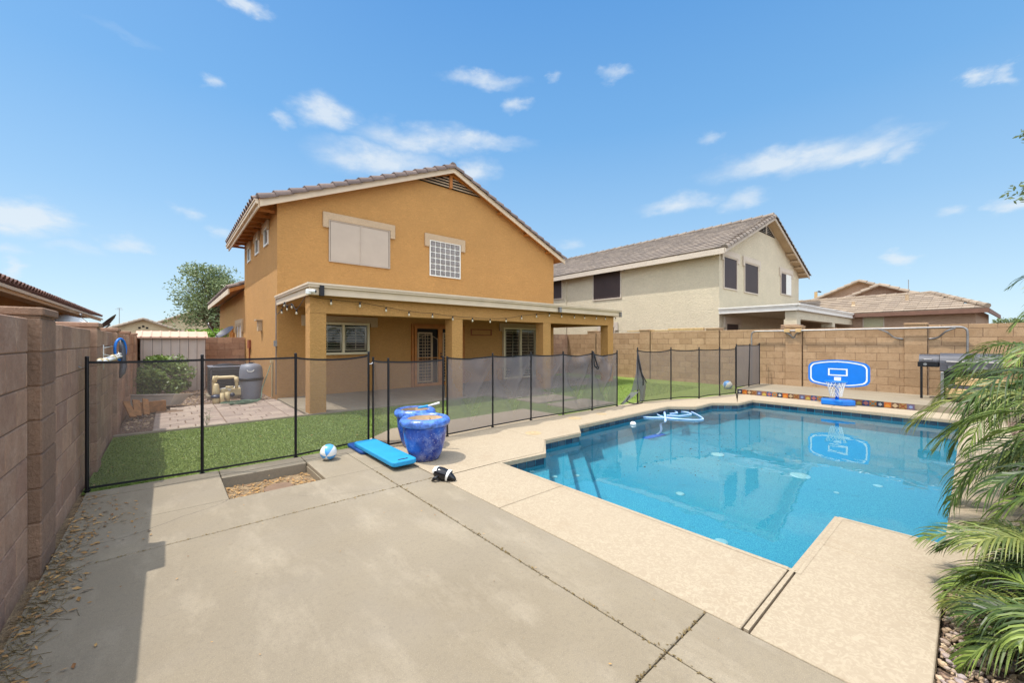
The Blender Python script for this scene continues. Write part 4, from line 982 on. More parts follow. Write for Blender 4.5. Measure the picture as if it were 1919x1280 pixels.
k_.tube(catmull([(kx-.04, ky-.05, .92), (kx+.02, ky-.07, .86), (kx+.08, ky-.06, .84), (kx+.1, ky-.06, .9)], 5), .010, 8); k_.build('tie_strap', M['blackcloth'], fb_)
l_ = MB(); l_.smooth = True; l_.tube(catmull([(2.12, 5.5, 1.1), (2.15, 5.49, 1.085), (2.19, 5.51, 1.11)], 4), .006, 6); l_.build('gate_latch', M['cord'], fb_)
fc = thing('pool_fence', 'black mesh pool fence run beyond the gap with a loose folded end panel', 'pool fence', (10, 4.6, 0), group='pool fence runs')
PC = [(8.08, 4.97), (9.17, 4.74), (9.87, 4.38), (10.76, 4.25), (11.54, 4.15)]
for i, p_ in enumerate(PC): post(fc, p_, z1=1.25)
for i, (s1, w_, lf) in enumerate(((.05, .03, 0), (.03, .012, .02), (.02, .01, .02), (.015, .008, 0))): panel(fc, PC[i], PC[i+1], .03, 1.2, s1, w_, 'nets', seed=30+i, lift=lf)
PD = [(11.62, 4.16), (12.5, 4.14), (13.38, 4.15)]
post(fc, PD[0], .1, 1.32); post(fc, (12.42, 4.12), .1, 1.32, top=(12.55, 4.14)); post(fc, PD[2], .1, 1.34); post(fc, (13.44, 4.18), .1, 1.34)
panel(fc, PD[0], PD[1], .16, 1.29, .0, .006, 'netm', seed=41); panel(fc, PD[1], PD[2], .15, 1.3, .02, .006, 'netm', seed=42)
# loose, folded end of the run
fd = MB(); fd.smooth = False
T = Vector((8.06, 4.97, 1.2))
def fp(px, py, dy=0): X, z = onY(px, py, 4.97+dy); return Vector((X, 4.97+dy, max(z, .02)))
A = [T, fp(1190, 722), fp(1178, 753), fp(1200, 731)]
fd.add([T, fp(1192, 700, .0), fp(1183, 735, .03), fp(1197, 730, -.02), fp(1211, 722, -.04), fp(1208, 754, -.02), fp(1199, 755, -.03), fp(1200, 733, -.05), fp(1205, 700, -.03), T+Vector((.03, 0, 0))],
       [(0, 1, 8, 9), (1, 2, 3, 7), (1, 7, 8), (7, 3, 5), (7, 6, 5), (7, 5, 4, 8)])
fd.add([fp(1183, 735, .03), fp(1164, 757, -.05), fp(1168, 759, -.08), fp(1200, 733, -.05)], [(0, 1, 2, 3)])
fd.build('loose_mesh', M['netd'], fc)
fd = MB(); fd.smooth = True
fd.tube([T, fp(1203, 700, -.03), fp(1212, 717, -.05)], .012, 8); fd.tube([T, fp(1200, 690, -.03), fp(1206, 712, -.05), fp(1206, 722, -.06)], .012, 8)
fd.tube(catmull([fp(1164, 757, -.05), fp(1180, 748, -.02), fp(1186, 742, 0)], 4), .01, 8); fd.tube(catmull([fp(1181, 742, -.02), fp(1175, 752, -.06), fp(1190, 757, -.1), fp(1205, 757, -.1)], 4), .012, 8)
fd.build('loose_binding', M['blackcloth'], fc)
# ------------------------------------------------------------------ blue pots
def pot(c, s, label, dry=True):
    t = thing('planter_pot', label, 'planter', (c[0], c[1], 0), group='cobalt blue glazed pots')
    b = MB(); b.smooth = True
    b.lathe((c[0], c[1], 0), [(.16*s, .0), (.178*s, .008), (.205*s, .07), (.236*s, .16), (.258*s, .25), (.268*s, .33), (.27*s, .385), (.262*s, .415)], 48); b.build('body', M['pot'], t)
    r_ = MB(); r_.smooth = True
    r_.lathe((c[0], c[1], 0), [(.262*s, .402), (.29*s, .408), (.308*s, .425), (.314*s, .45), (.305*s, .475), (.283*s, .495), (.255*s, .504), (.235*s, .498), (.224*s, .48)], 48, False); r_.build('rim', M['potrim'], t)
    i_ = MB(); i_.smooth = True; i_.lathe((c[0], c[1], 0), [(.223*s, .48), (.222*s, .40), (.2*s, .36), (.0, .365)], 36, False)
    i_.build('inside', M['potin'], t)
    if dry:
        k = MB(); r0 = random.Random(3)
        for _ in range(9):
            q, rr = r0.uniform(0, 6.28), r0.uniform(0, .12)
            p0 = Vector((c[0]+rr*cos(q), c[1]+rr*sin(q), .37)); p1 = p0+Vector((r0.uniform(-.1, .1), r0.uniform(-.1, .1), r0.uniform(.02, .11)))
            k.tube([p0, (p0+p1)/2+Vector((0, 0, .02)), p1], [.005, .004, .002], 5)
        k.build('dry_stems', M['bark'], t)
    return t
pc0 = ground(797, 859)
pot(pc0, .95, 'nearer cobalt blue glazed pot with a pale clay inside and dry stems')
pot((2.52, 4.90), .87, 'farther blue glazed pot behind the other, holding a blue toy', False)
d1 = atd(786, 764, 5.25); d2 = atd(824, 755, 5.15); d3 = atd(803, 761, 5.18)
tp = thing('pool_toy', 'blue and white hand toy sticking out of the farther blue pot', 'toy', tuple(d1))
b = MB(); b.smooth = True; b.tube([d1-Vector((.02, 0, .01)), d1, d3], [.006, .014, .018], 10); b.build('handle', M['litblue'], tp)
b = MB(); b.smooth = True; b.tube([d3, (d3+d2)/2, d2], [.012, .013, .015], 10); b.build('tube', M['white'], tp)
# ------------------------------------------------------------------ kickboards, ball, toy
def mat_(x0, x1, y0, y1, z0, z1, slot=False):
    mb = MB(); r = min(.05, (y1-y0)*.49); poly = []
    for (cx, cy, a0) in ((x1-r, y1-r, 0), (x0+r, y1-r, 90), (x0+r, y0+r, 180), (x1-r, y0+r, 270)):
        for k in range(5): a = radians(a0+22.5*k); poly.append((cx+r*cos(a), cy+r*sin(a)))
    mb.prism(poly, z0, z1); return mb
kt = mat_(1.82, 2.11, 4.04, 5.24, .046, .10); o = kt.build('foam_mat', M['litblue'], bevel=.012)
tag(o, 'light blue foam float mat lying on top of the navy one on the concrete', 'foam mat')
hb = mat_(1.91, 2.03, 4.1, 4.13, .0995, .1015); hb.build('handle_slot_shade', M['dark'], o)  # flat dark patch, the shadow in the handle slot put in as colour
kt = mat_(1.80, 2.13, 4.9, 5.44, .006, .0445); o = kt.build('foam_mat', M['navy'], bevel=.01); tag(o, 'navy foam float mat underneath the light blue one, far end showing', 'foam mat')
def beachball(c, r, label, rot=(.5, .9, 0)):
    vs, fs, mi = [], [], []; n, m_ = 24, 14; Q = Matrix.Rotation(rot[0], 4, 'X') @ Matrix.Rotation(rot[1], 4, 'Y')
    mb = MB(); mb.smooth = True
    for sector in range(6):
        mb.cur = sector % 2
        vs = []
        for i in range(m_+1):
            a = -pi/2+pi*i/m_
            for k in range(5):
                q = 2*pi*(sector*4+k)/24; v = Q @ Vector((cos(a)*cos(q), cos(a)*sin(q), sin(a))); vs.append(Vector(c)+v*r)
        mb.add(vs, [(i*5+k, i*5+k+1, (i+1)*5+k+1, (i+1)*5+k) for i in range(m_) for k in range(4)])
    mb.norecalc = True
    o = mb.build('beach_ball', [M['ballb'], M['ballw']]); return tag(o, label, 'beach ball')
M['ballb'] = simple('ball_blue', '#4f9bdc', .3, 0, 0, .05); M['ballw'] = simple('ball_white', '#e0dfda', .3, 0, 0, .03)
bx, by = ground(616, 862); beachball((bx, by, .092), .092, 'blue and white striped ball on the concrete beside the blue foam mats', (-1.2, .5, 0))
bx, by = ground(1373, 733); beachball((12.6, 4.75, .1), .13, 'small pale blue ball on the lawn behind the far fence corner')
bp = Vector((*ground(831, 900), 0)); tw_ = thing('pool_toy', 'small glossy black and white toy lying on the concrete edge near the pots', 'toy', tuple(bp))
ax = Vector((.55, -.85, 0)).normalized(); pts = []; b = MB(); b.smooth = True
M['gblack'] = simple('glossy_black', '#141418', .12, 0, 0, .1)
c0 = bp+Vector((0, 0, .06))
b.tube(catmull([c0-ax*.10+Vector((0, 0, .01)), c0-ax*.05+Vector((0, 0, .012)), c0, c0+ax*.07-Vector((0, 0, .015)), c0+ax*.14-Vector((0, 0, .045))], 4),
       [.03, .042, .05, .055, .058, .060, .062, .063, .062, .060, .057, .052, .045, .037, .028, .018, .006], 16)
b.build('body', M['gblack'], tw_)
b = MB(); b.smooth = True; b.tube([c0-ax*.115+Vector((0, 0, .018)), c0-ax*.09+Vector((0, 0, .02)), c0-ax*.05+Vector((0, 0, .025))], [.018, .045, .052], 14); b.build('head', M['ballw'], tw_)
b = MB(); b.smooth = True; b.tube([c0+ax*.055-Vector((0, 0, .008)), c0+ax*.072-Vector((0, 0, .014))], [.0625, .0595], 16, False); b.tube([c0+ax*.07-Vector((0, 0, .012)), c0+ax*.05-Vector((0, 0, .008))], [.0575, .06], 16, False); b.build('band', M['ballw'], tw_)
b = MB(); b.smooth = True
for s_ in (-1, 1):
    n_ = Vector((-ax.y, ax.x, 0))*s_; p0 = c0-ax*.03+n_*.05; b.tube([p0, p0-ax*.03+n_*.03-Vector((0, 0, .03)), p0-ax*.06+n_*.02-Vector((0, 0, .052))], [.012, .02, .008], 8)
b.build('fins', M['gblack'], tw_)
# ------------------------------------------------------------------ basketball hoop
hx = 11.22; hy = onX(1571, 700, hx)[0]
hp = thing('basketball_hoop', 'blue and white poolside basketball hoop standing on the far pool deck', 'basketball hoop', (hx, hy, 0))
b = MB(); b.prism([(hx-.22, hy-.12), (hx-.22, hy+.26), (hx+.02, hy+.3), (hx+.2, hy+.05), (hx+.2, hy-.2), (hx-.0, hy-.3)], .003, .12); bs = b.build('base', M['hoopblue'], hp, bevel=.02)
b = MB(); b.smooth = True; b.tube([(hx, hy+.02, .1), (hx+.03, hy+.02, .5), (hx+.05, hy+.02, .75)], .035, 12); b.build('pole', M['hoopblue'], hp)
def bboard(w, h, r=.09, nrm=1):
    pts = []
    for (sx, sy) in ((1, 1), (-1, 1), (-1, -1), (1, -1)):
        cx, cz = sx*(w-r), sy*(h*.70-r) ; a0 = {(1, 1): 0, (-1, 1): 90, (-1, -1): 180, (1, -1): 270}[(sx, sy)]
        for k in range(6): a = radians(a0+18*k); pts.append((cx+r*cos(a), cz+r*sin(a)))
    out = []
    for (u, v) in pts: out.append((u, v+(1 if v > 0 else -1)*h*.30*max(0, 1-(u/(w))**2)))
    # arc mid points on top / bottom
    def arc(u, s): return (u, s*(h*.7+h*.3*(1-(u/w)**2)))
    top = [arc(u, 1) for u in (.62*w, .35*w, 0, -.35*w, -.62*w)]; bot = [arc(u, -1) for u in (-.62*w, -.35*w, 0, .35*w, .62*w)]
    return out[:6]+top+out[6:18]+bot+out[18:]
bz = onX(1571, 700, hx)[1]+.0
bw, bh = .535, .305
def ring(mb, o_, i_, x0, x1):
    n_ = len(o_); vs = [(x0, hy+u, bz+v) for u, v in o_]+[(x0, hy+u, bz+v) for u, v in i_]+[(x1, hy+u, bz+v) for u, v in o_]+[(x1, hy+u, bz+v) for u, v in i_]
    mb.add(vs, [(i, (i+1) % n_, n_+(i+1) % n_, n_+i) for i in range(n_)]+[(i, (i+1) % n_, 2*n_+(i+1) % n_, 2*n_+i) for i in range(n_)]+[(n_+i, n_+(i+1) % n_, 3*n_+(i+1) % n_, 3*n_+i) for i in range(n_)])
O_ = bboard(bw, bh); b = MB(); b.prism([(hy+u, bz+v) for u, v in O_], hx-.03, hx+.005, 'x'); bb = b.build('backboard', M['hoopblue'], hp)
b = MB(); ring(b, [(u*.93, v*.90) for u, v in O_], [(u*.88, v*.82) for u, v in O_], hx-.033, hx-.0305)
sq = [(-.17, -.05), (.17, -.05), (.17, .11), (-.17, .11)]; ring(b, sq, [(u*.83, .03+(v-.03)*.7) for u, v in sq], hx-.033, hx-.0305); b.build('white_lines', M['ballw'], bb)
b = MB(); b.box(hx-.06, hx-.034, hy-.06, hy+.06, bz-.16, bz-.08); b.build('rim_bracket', M['ballw'], hp)
rc = Vector((hx-.22, hy, bz-.165)); b = MB(); b.smooth = True; b.tube([rc+Vector((.17*cos(a), .19*sin(a), 0)) for a in [2*pi*k/24 for k in range(24)]], .014, 8, closed=True); b.build('rim', M['hoopblue'], hp)
b = MB()
for k in range(14):
    for s_ in (-1, 1):
        pts = []
        for j in range(7):
            a = 2*pi*(k+s_*j*.5)/14; rr = .17*(1-.45*(j/6)**.7); pts.append(rc+Vector((rr*cos(a)+.03*j/6, rr*sin(a)*1.05, -.055*j)))
        b.tube(pts, .0045, 4)
b.build('net', M['cord'], hp)
# ------------------------------------------------------------------ pool cleaning gear
hdx, hdy = 7.02, 3.95; fzh = fz(hdx, 0)
vh = thing('pool_vacuum', 'pale blue floating vacuum hose looped on the pool with a blue head below', 'pool vacuum', (hdx, hdy, fzh))
b = MB(); b.X = Matrix.Translation((hdx, hdy, fzh+.05)) @ Matrix.Rotation(radians(-8), 4, 'Z'); b.cbox(-.26, .26, -.07, .07, -.03, .02, .02); b.cbox(-.3, -.2, -.05, .05, -.04, 0, .01); b.build('vacuum_head', M['hoopblue'], vh)
def wp(px, py): x, y = ground(px, py, -.122); return Vector((x, y, -.118))
b = MB(); b.smooth = True
P0 = Vector((hdx+.1, hdy, fzh+.08))
rise = wp(1247, 789); rs = [P0, P0+Vector((.1, -.02, .25)), Vector((hdx+.32, hdy+.05, -.55)), rise+Vector((0, 0, -.05)), wp(1247, 780), wp(1246, 771), wp(1258, 770.5)]
b.tube(catmull(rs, 8), .022, 10)
b.tube(catmull([wp(1258, 770.5), wp(1275, 771), wp(1292, 771.5), wp(1306, 777), wp(1318, 785), wp(1314, 787), wp(1300, 787.5), wp(1275, 786), wp(1250, 784), wp(1232, 777), wp(1231, 772), wp(1240, 769.8), wp(1258, 770), wp(1270, 774), wp(1256, 776)], 8), .013, 10)
b.tube(catmull([wp(1250, 779), wp(1270, 780), wp(1285, 779), wp(1296, 776.5), wp(1286, 773), wp(1270, 771.5)], 8), .013, 10)
b.tube(catmull([wp(1202, 782), wp(1220, 783), wp(1245, 783.5), wp(1262, 785), wp(1272, 786)], 8), .016, 8)
b.build('hose', M['hosebl'], vh)
fl = wp(1187, 795); o = MB().ball(fl, .055, 14, 1, 1, .8); 
o.smooth = True; o = o.build('chlorine_float', M['ballw']); tag(o, 'small white float bobbing near the left pool corner steps', 'pool float')
def uw(px, py, z):
    S_ = ground(px, py, -.13); r = hypot(*S_); s_ = r/hypot(r, CH+.13)/1.333; t_ = s_/sqrt(1-s_*s_)*(-.13-z); return (S_[0]*(1+t_/r), S_[1]*(1+t_/r))
labs = [(997, 884, -.35, .035, 'on the top corner step'), (1040, 894, -.58, .035, 'on the second corner step'), (1082, 892, -.82, .035, 'on the lowest corner step'),
        (1097, 813, -1.1, .06, 'in the shaded corner under the far coping'), (1345, 852, -1.25, .10, 'in the middle of the floor, largest on the left side'), (1500, 892, -1.3, .12, 'on the floor right of centre, one of the two largest'),
        (1646, 911, -1.35, .05, 'far right on the floor'), (1275, 926, -1.1, .05, 'on the floor right of the steps'), (1352, 1017, -1.09, .06, 'close under the near coping'), (1568, 924, -1.25, .03, 'small, right of the largest disc'), (1452, 779, -1.5, .05, 'small, below the far coping')]
for (px, py, z, r, lab) in labs:
    for _ in range(4):
        x, y = uw(px, py, z)
        if z < -1: z = fz(x, 0)
    o = MB().lathe((x, y, z), [(r, 0.003), (r, .012), (r*.8, .02), (0, .02)], 20, False); o = o.build('floor_fitting', M['fitting'])
    tag(o, 'round white pool fitting '+lab, 'pool fitting', 'round white pool fittings')
r0 = random.Random(5); b = MB()
for k in range(520):
    u = r0.gauss(0, 1); v = r0.gauss(0, 1); x, y = 7.0+1.1*u, 2.9+.45*v-.1*u
    if not (4.7 < x < 10.4 and .4 < y < 3.8): continue
    z = fz(x, 0)+.004; a = r0.uniform(0, 3.1); s_ = r0.uniform(.005, .022) * (2 if r0.random() < .06 else 1); d_ = Vector((cos(a), sin(a), 0))*s_; e_ = Vector((-sin(a), cos(a), .1))*s_*.35
    c_ = Vector((x, y, z)); b.add([c_-d_, c_-e_, c_+d_, c_+e_], [(0, 1, 2, 3)])
stuff(b.build('pool_debris', M['dark']), 'dark leaf debris settled on the pool floor', 'debris')
# deck lids
for (px, py, r) in ((1000, 812, .125), (1078, 784, .125), (1128, 776, .1)):
    x, y = ground(px, py); b = MB().lathe((x, y, 0), [(r, .0012), (r-.005, .004), (0, .004)], 28, False).build('skimmer_lid', M['coping'])
    tag(b, {1000: 'round deck lid nearest the blue pots on the pool deck', 1078: 'middle round deck lid by the cut pool corner', 1128: 'farthest round deck lid near the fence gap'}[px], 'deck lid', 'round lids in the pool deck')
# mosaic riser
cols = ['#16243c', '#a8551e', '#5a3a28', '#8a6a3c', '#5a4a60', '#8a5a3c', '#2c4274', '#b0641c']
MOS = [simple('tile_%d' % i, c_, .3, 0, 0, .1, 30) for i, c_ in enumerate(cols)]; MOT = [simple('motif_%d' % i, c_, .3) for i, c_ in enumerate(['#b8b4ac', '#b8762c', '#a89070', '#7a3a24', '#7688ac', '#b09a4a', '#a0605a', '#567a70'])]
mr = MB(); a0, a1 = Vector((11.585, 4.11, 0)), Vector((11.47, .75, 0)); dd = a1-a0; nT = int(dd.length/.115); nn = Vector((dd.y, -dd.x, 0)).normalized()
if nn.x > 0: nn = -nn
for k in range(nT):
    if 17 <= k <= 20: continue
    p_ = a0+dd*(k/nT); q_ = a0+dd*((k+.96)/nT); c_ = k % 8; mr.cur = c_; o_ = nn*.012
    mr.add([p_+o_+Vector((0, 0, .002)), q_+o_+Vector((0, 0, .002)), q_+o_+Vector((0, 0, .118)), p_+o_+Vector((0, 0, .118))], [(0, 1, 2, 3)])
    mr.cur = 8+c_; m_ = (p_+q_)/2+nn*.015+Vector((0, 0, .06)); t_ = dd.normalized()
    shp = k % 4
    if shp == 0: pts = [(.04*cos(a)*(1 if i % 2 else .55), .04*sin(a)*(1 if i % 2 else .55)) for i, a in enumerate([2*pi*i/12 for i in range(12)])]
    elif shp == 1: pts = [(.045*cos(a), -.045+.07*sin(a)) for a in [pi*i/8 for i in range(9)]]
    elif shp == 2: pts = [(.05, 0), (0, .05), (-.05, 0), (0, -.05)]
    else: pts = [(-.06, -.055), (-.04, -.055), (0, -.01), (.04, -.055), (.06, -.055), (.015, 0), (.06, .055), (.04, .055), (0, .01), (-.04, .055), (-.06, .055), (-.015, 0)]
    mr.add([m_+t_*u+Vector((0, 0, v)) for u, v in pts], [tuple(range(len(pts)))])
struct(mr.build('tiled_riser', MOS+MOT))
# ------------------------------------------------------------------ pipe frame, grill, counter on the right
pf = thing('pipe_frame', 'long galvanized pipe frame hung along the top of the tan wall', 'pipe frame', (13.55, 2.2, 0)); b = MB(); b.smooth = True; PXX = 13.56
b.tube(catmull([(PXX, 4.42, .1), (PXX, 4.42, 1.2), (PXX, 4.42, 1.60), (PXX, 4.36, 1.69), (PXX, 4.2, 1.71), (PXX, 3.2, 1.71), (PXX, .6, 1.725), (PXX, .22, 1.73), (PXX, .1, 1.70), (PXX, .06, 1.6), (PXX, .06, 1.2), (PXX, .06, .15)], 6), .022, 10); b.build('rail', M['steel'], pf)
for (y, s_) in ((3.56, -1), (3.17, 1), (1.08, 1), (.69, -1)):
    sgn = s_
    b = MB(); b.smooth = True; q = [(PXX, y-s_*.42*-1 if 0 else y+s_*.45, 1.71), (PXX+.02, y+s_*.3, 1.63), (13.66, y+s_*.18, 1.5), (13.69, y+s_*.02, 1.46)]; b.tube(catmull(q, 5), .02, 8); b.build('brace', M['steel'], pf)
for y in (3.5, 3.22): MB().cbox(13.53, 13.64, y-.07, y+.07, 1.66, 1.76, .008).build('clamp_block', M['pine'], pf)
gx = 12.95
def gy(px): return onX(px, 680, gx)[0]
def gzz(py, px=1760): return onX(px, py, gx)[1]
gr = thing('grill', 'black and steel barrel smoker and gas grill beside the tan wall', 'grill', (gx, gy(1790), .12))
ya, yb, yc_ = gy(1723), gy(1762), gy(1880)
def barrel(a, b_, x, z, r, mb, half=True, n=12):
    vs = []; 
    for y in (a, b_):
        for k in range(n+1): q = pi*k/n; vs.append((x-r*cos(q), y, z+r*.8*sin(q)))
    mb.add(vs, [(k, k+1, n+2+k, n+1+k) for k in range(n)]+[tuple(range(n+1)), tuple(range(n+1, 2*n+2))])
z1, z2 = gzz(678), gzz(688); b = MB(); barrel(yb+.01, ya, gx+.1, z1, .2, b); b.build('side_firebox_lid', M['greymetal'], gr)
b = MB(); b.cbox(gx-.1, gx+.3, yb+.01, ya+.02, z2, z1-.003, .01); b.build('side_firebox', M['black'], gr)
b = MB(); b.cyl((gx-.13, ya-.1, gzz(683)), (gx-.10, ya-.1, gzz(683)), .03, n=14); b.tube([(gx-.12, ya-.05, z1+.03), (gx-.15, ya-.08, z1+.05), (gx-.15, yb+.12, z1+.05), (gx-.12, yb+.1, z1+.03)], .01, 6); b.build('handle', M['steel'], gr)
z3, z4, z5 = gzz(659), gzz(680), gzz(695); b = MB(); barrel(yc_, yb, gx+.1, z4+.0, .27, b); b.build('main_lid', M['greymetal'], gr)
b = MB(); b.cyl((gx-.16, yb-.45, z4+.15), (gx-.13, yb-.45, z4+.16), .035, n=14); b.build('thermometer', M['steel'], gr)
b = MB(); b.tube([(gx-.2, yb-.08, z4+.04), (gx-.24, yb-.1, z4+.04), (gx-.24, yb-.9, z4+.04), (gx-.2, yb-.92, z4+.04)], .012, 6); b.build('handle', M['steel'], gr)
b = MB(); b.cbox(gx-.17, gx+.37, yc_, yb, z5, z4-.003, .01); b.build('control_panel', M['greymetal'], gr)
for k in range(4):
    y = yb-.16-k*.24; b = MB(); b.cyl((gx-.205, y, (z4+z5)/2), (gx-.172, y, (z4+z5)/2), .035, .042, 14); b.build('knob', M['steel'], gr)
b = MB(); b.cbox(gx-.12, gx+.34, yc_+.04, yb-.04, .2, z5-.003, .01); b.build('cabinet', M['black'], gr)
for (x, y) in ((gx-.1, yb-.08), (gx+.3, yb-.08), (gx-.1, yc_+.08), (gx+.3, yc_+.08), (gx-.06, ya-.04)):
    b = MB(); b.box(x-.02, x+.02, y-.02, y+.02, .12, z2 if y > yb else .199); b.build('leg', M['black'], gr)
# timber bench rail in front of the grill
tx = 12.45
def ty(px): return onX(px, 720, tx)[0]
def tz(py, px=1790): return onX(px, py, tx)[1]
tb = thing('timber_rail', 'stacked pale timber beams with a steel post in front of the grill', 'timber rail', (tx, ty(1830), .12))
b = MB(); b.cbox(tx, tx+.3, ty(1905), ty(1772), tz(745), tz(729), .008); b.build('lower_beam', M['pine'], tb)
b = MB(); b.cbox(tx+.02, tx+.3, ty(1905), ty(1790), tz(722), tz(709), .008); b.build('upper_beam', M['pine'], tb)
b = MB(); b.cbox(tx+.03, tx+.28, ty(1905), ty(1776), tz(728.5), tz(722.5), .004); b.build('dark_spacer', M['greymetal'], tb)
b = MB(); b.cbox(tx-.06, tx-.005, ty(1769.5), ty(1763), .12, tz(698), .006); b.build('steel_post', M['steel'], tb)
# ------------------------------------------------------------------ left yard : shed, units, bush
sh = thing('shed', 'beige ribbed metal storage shed with a tan roof at the end of the yard', 'shed', (.1, 15.5, 0))
b = MB(); b.box(-.56, .86, 15.0, 15.95, -.04, 1.5); b.build('wall', M['shed'], sh)
for k in range(8): x = -.54+k*.195; b = MB(); b.box(x, x+.03, 14.97, 14.998, 0, 1.5); b.build('rib', M['shed'], sh); MB().box(x+.031, x+.04, 14.994, 14.9985, 0, 1.5).build('seam', M['greymetal'], sh)
b = MB(); b.add([(-.66, 14.88, 1.49), (.92, 14.88, 1.49), (.92, 15.45, 1.66), (-.66, 15.45, 1.66), (-.66, 14.88, 1.53), (.92, 14.88, 1.53), (.92, 15.45, 1.70), (-.66, 15.45, 1.70), (-.66, 16.0, 1.49), (.92, 16.0, 1.49), (-.66, 16.0, 1.53), (.92, 16, 1.53)],
    [(0, 1, 2, 3), (4, 5, 6, 7), (0, 1, 5, 4), (7, 6, 11, 10), (3, 2, 9, 8), (0, 4, 7, 3), (1, 5, 6, 2), (8, 9, 11, 10)])
for k in range(8): 
    x = -.56+k*.2; b.add([(x, 14.87, 1.532), (x+.03, 14.87, 1.532), (x+.03, 15.45, 1.702), (x, 15.45, 1.702), (x, 14.87, 1.547), (x+.03, 14.87, 1.547), (x+.03, 15.45, 1.717), (x, 15.45, 1.717)], [(4, 5, 6, 7), (0, 1, 5, 4), (0, 3, 7, 4), (1, 2, 6, 5)])
b.build('roof', M['shedroof'], sh)
ac = thing('air_conditioner', 'dark grey louvered air conditioner condenser behind the pool pump', 'air conditioner', (1.15, 12.7, 0))
b = MB(); b.cbox(.80, 1.56, 12.35, 13.05, .05, .74, .03); b.build('casing', M['greymetal'], ac)
for k in range(3):
    pass
b = MB()
for k in range(16): z = .1+k*.038; b.box(.84, 1.52, 12.335, 12.349, z, z+.015); b.box(.785, .799, 12.39, 13.01, z, z+.015)
b.build('louvers', M['black'], ac)
b = MB(); b.cbox(.78, 1.58, 12.33, 13.07, .741, .775, .01); b.build('top', M['grey'], ac)
b = MB(); b.lathe((1.18, 12.7, .776), [(.3, 0), (.3, .02), (.27, .02), (.1, .05), (0, .05)], 24, False); b.build('fan_guard', M['black'], ac)
b = MB(); b.cbox(.75, 1.62, 12.3, 13.1, -.04, .049, .01); b.build('pad', M['concrete'], ac)
fx, fy = ground(471, 748); ft = thing('pool_filter', 'tall grey plastic pool filter tank with a black clamp band', 'pool filter', (fx, fy, 0))
b = MB(); b.smooth = True; b.lathe((fx, fy, 0), [(.21, -.02), (.215, .05), (.225, .2), (.245, .46)], 32); b.build('lower_tank', M['grey'], ft)
b = MB(); b.smooth = True; b.lathe((fx, fy, 0), [(.245, .52), (.24, .7), (.225, .78), (.18, .84), (.1, .865), (0, .87)], 32, False); b.build('upper_tank', M['grey'], ft)
b = MB(); b.smooth = True; b.lathe((fx, fy, 0), [(.245, .455), (.262, .46), (.262, .52), (.24, .525)], 32, False); b.build('clamp_band', M['black'], ft)
b = MB(); b.lathe((fx, fy, .865), [(.05, 0), (.05, .03), (0, .04)], 12, False); b.box(fx-.08, fx+.08, fy-.012, fy+.012, .89, .9); b.build('valve', M['black'], ft)
b = MB(); b.smooth = True; dv_ = Vector((fx, fy, 0)).normalized(); sd_ = Vector((dv_.y, -dv_.x, 0)); c_ = Vector((fx, fy, 0))-dv_*.24
b.tube(catmull([c_-sd_*.08+Vector((0, 0, .72))-dv_*.0, c_-sd_*.05-dv_*.02+Vector((0, 0, .685)), c_+sd_*.02-dv_*.02+Vector((0, 0, .685)), c_+sd_*.06+Vector((0, 0, .72))], 5), .008, 6); b.build('handle', M['white'], ft)
D = 9.0
def pp(px, py, d=D): return atd(px, py, d)
pu = thing('pool_pump', 'cream pool pump with a dark blue strainer lid and motor', 'pool pump', (pp(406, 755).x, pp(406, 755).y, 0))
a = pp(406, 760); a.z = 0
b = MB(); b.smooth = True; b.lathe((a.x, a.y, -.03), [(.07, 0), (.075, .1), (.085, .16)], 20, True, True); b.build('strainer', M['pvc'], pu)
b = MB(); b.smooth = True; b.lathe((a.x, a.y, .13), [(.105, 0), (.11, .02), (.09, .05), (.05, .07), (0, .075)], 24, True); b.build('strainer_lid', M['dnavy'], pu)
b = MB(); b.smooth = True; b.tube([pp(405.5, 744, 9.2), pp(405.5, 734, 9.2), pp(405.5, 722, 9.2), pp(405.5, 719, 9.2)], [.075, .072, .055, .03], 16); b.build('housing', M['pvc'], pu)
b = MB(); b.smooth = True; b.tube([pp(417, 757), pp(417, 737)], [.042, .042], 12); b.tube([pp(427, 752, 9.15), pp(427, 735, 9.15)], [.045, .045], 12); b.build('pipe_stub', M['pvc'], pu)
b = MB(); b.smooth = True; q = [pp(414, 731, 9.3), pp(430, 730, 9.35), pp(446, 727, 9.6), pp(455, 726, 9.7)]; b.tube(q, [.045, .05, .055, .055], 16); b.build('motor', M['ballw'], pu)
b = MB(); b.cbox(q[0].x, q[0].x+.45, q[1].y-.03, q[1].y+.2, .12, .3, .02); b.build('motor_body', M['pvc'], pu)
b = MB(); b.smooth = True; z_ = pp(436, 740, 9.2); b.ball(z_, .05, 14, 1, 1, 1); b.build('motor_end', M['dnavy'], pu)
b = MB(); b.smooth = True; b.tube([pp(424, 726, 9.25), pp(438, 725, 9.3)], .03, 10); b.build('valve_cap', M['pvc'], pu)
pi_ = thing('pvc_pipe', 'cream plastic pipe loop rising over the pool pump', 'pipe', (pp(400, 745).x, pp(400, 745).y, 0)); b = MB(); b.smooth = True
pts = [pp(401, 746, 9.25), pp(401, 712, 9.25), pp(402, 709, 9.25), pp(406, 708, 9.25), pp(438, 706.5, 9.3), pp(443, 708, 9.3), pp(444, 712, 9.3), pp(444, 728, 9.3)]; b.tube(pts, .036, 12); b.build('pipe', M['pvc'], pi_)
b = MB(); b.smooth = True; b.tube([pp(402, 716, 9.25), pp(404, 705.5, 9.25)], .05, 12); b.tube([pp(405, 708, 9.25), pp(409, 707.6, 9.25)], .046, 12); b.tube([pp(444.3, 716, 9.3), pp(443, 707, 9.3)], .044, 12); b.build('fitting', M['pvc'], pi_)
b = MB(); b.smooth = True; hc = Vector((1.25, 10.72, 0)); pts = []
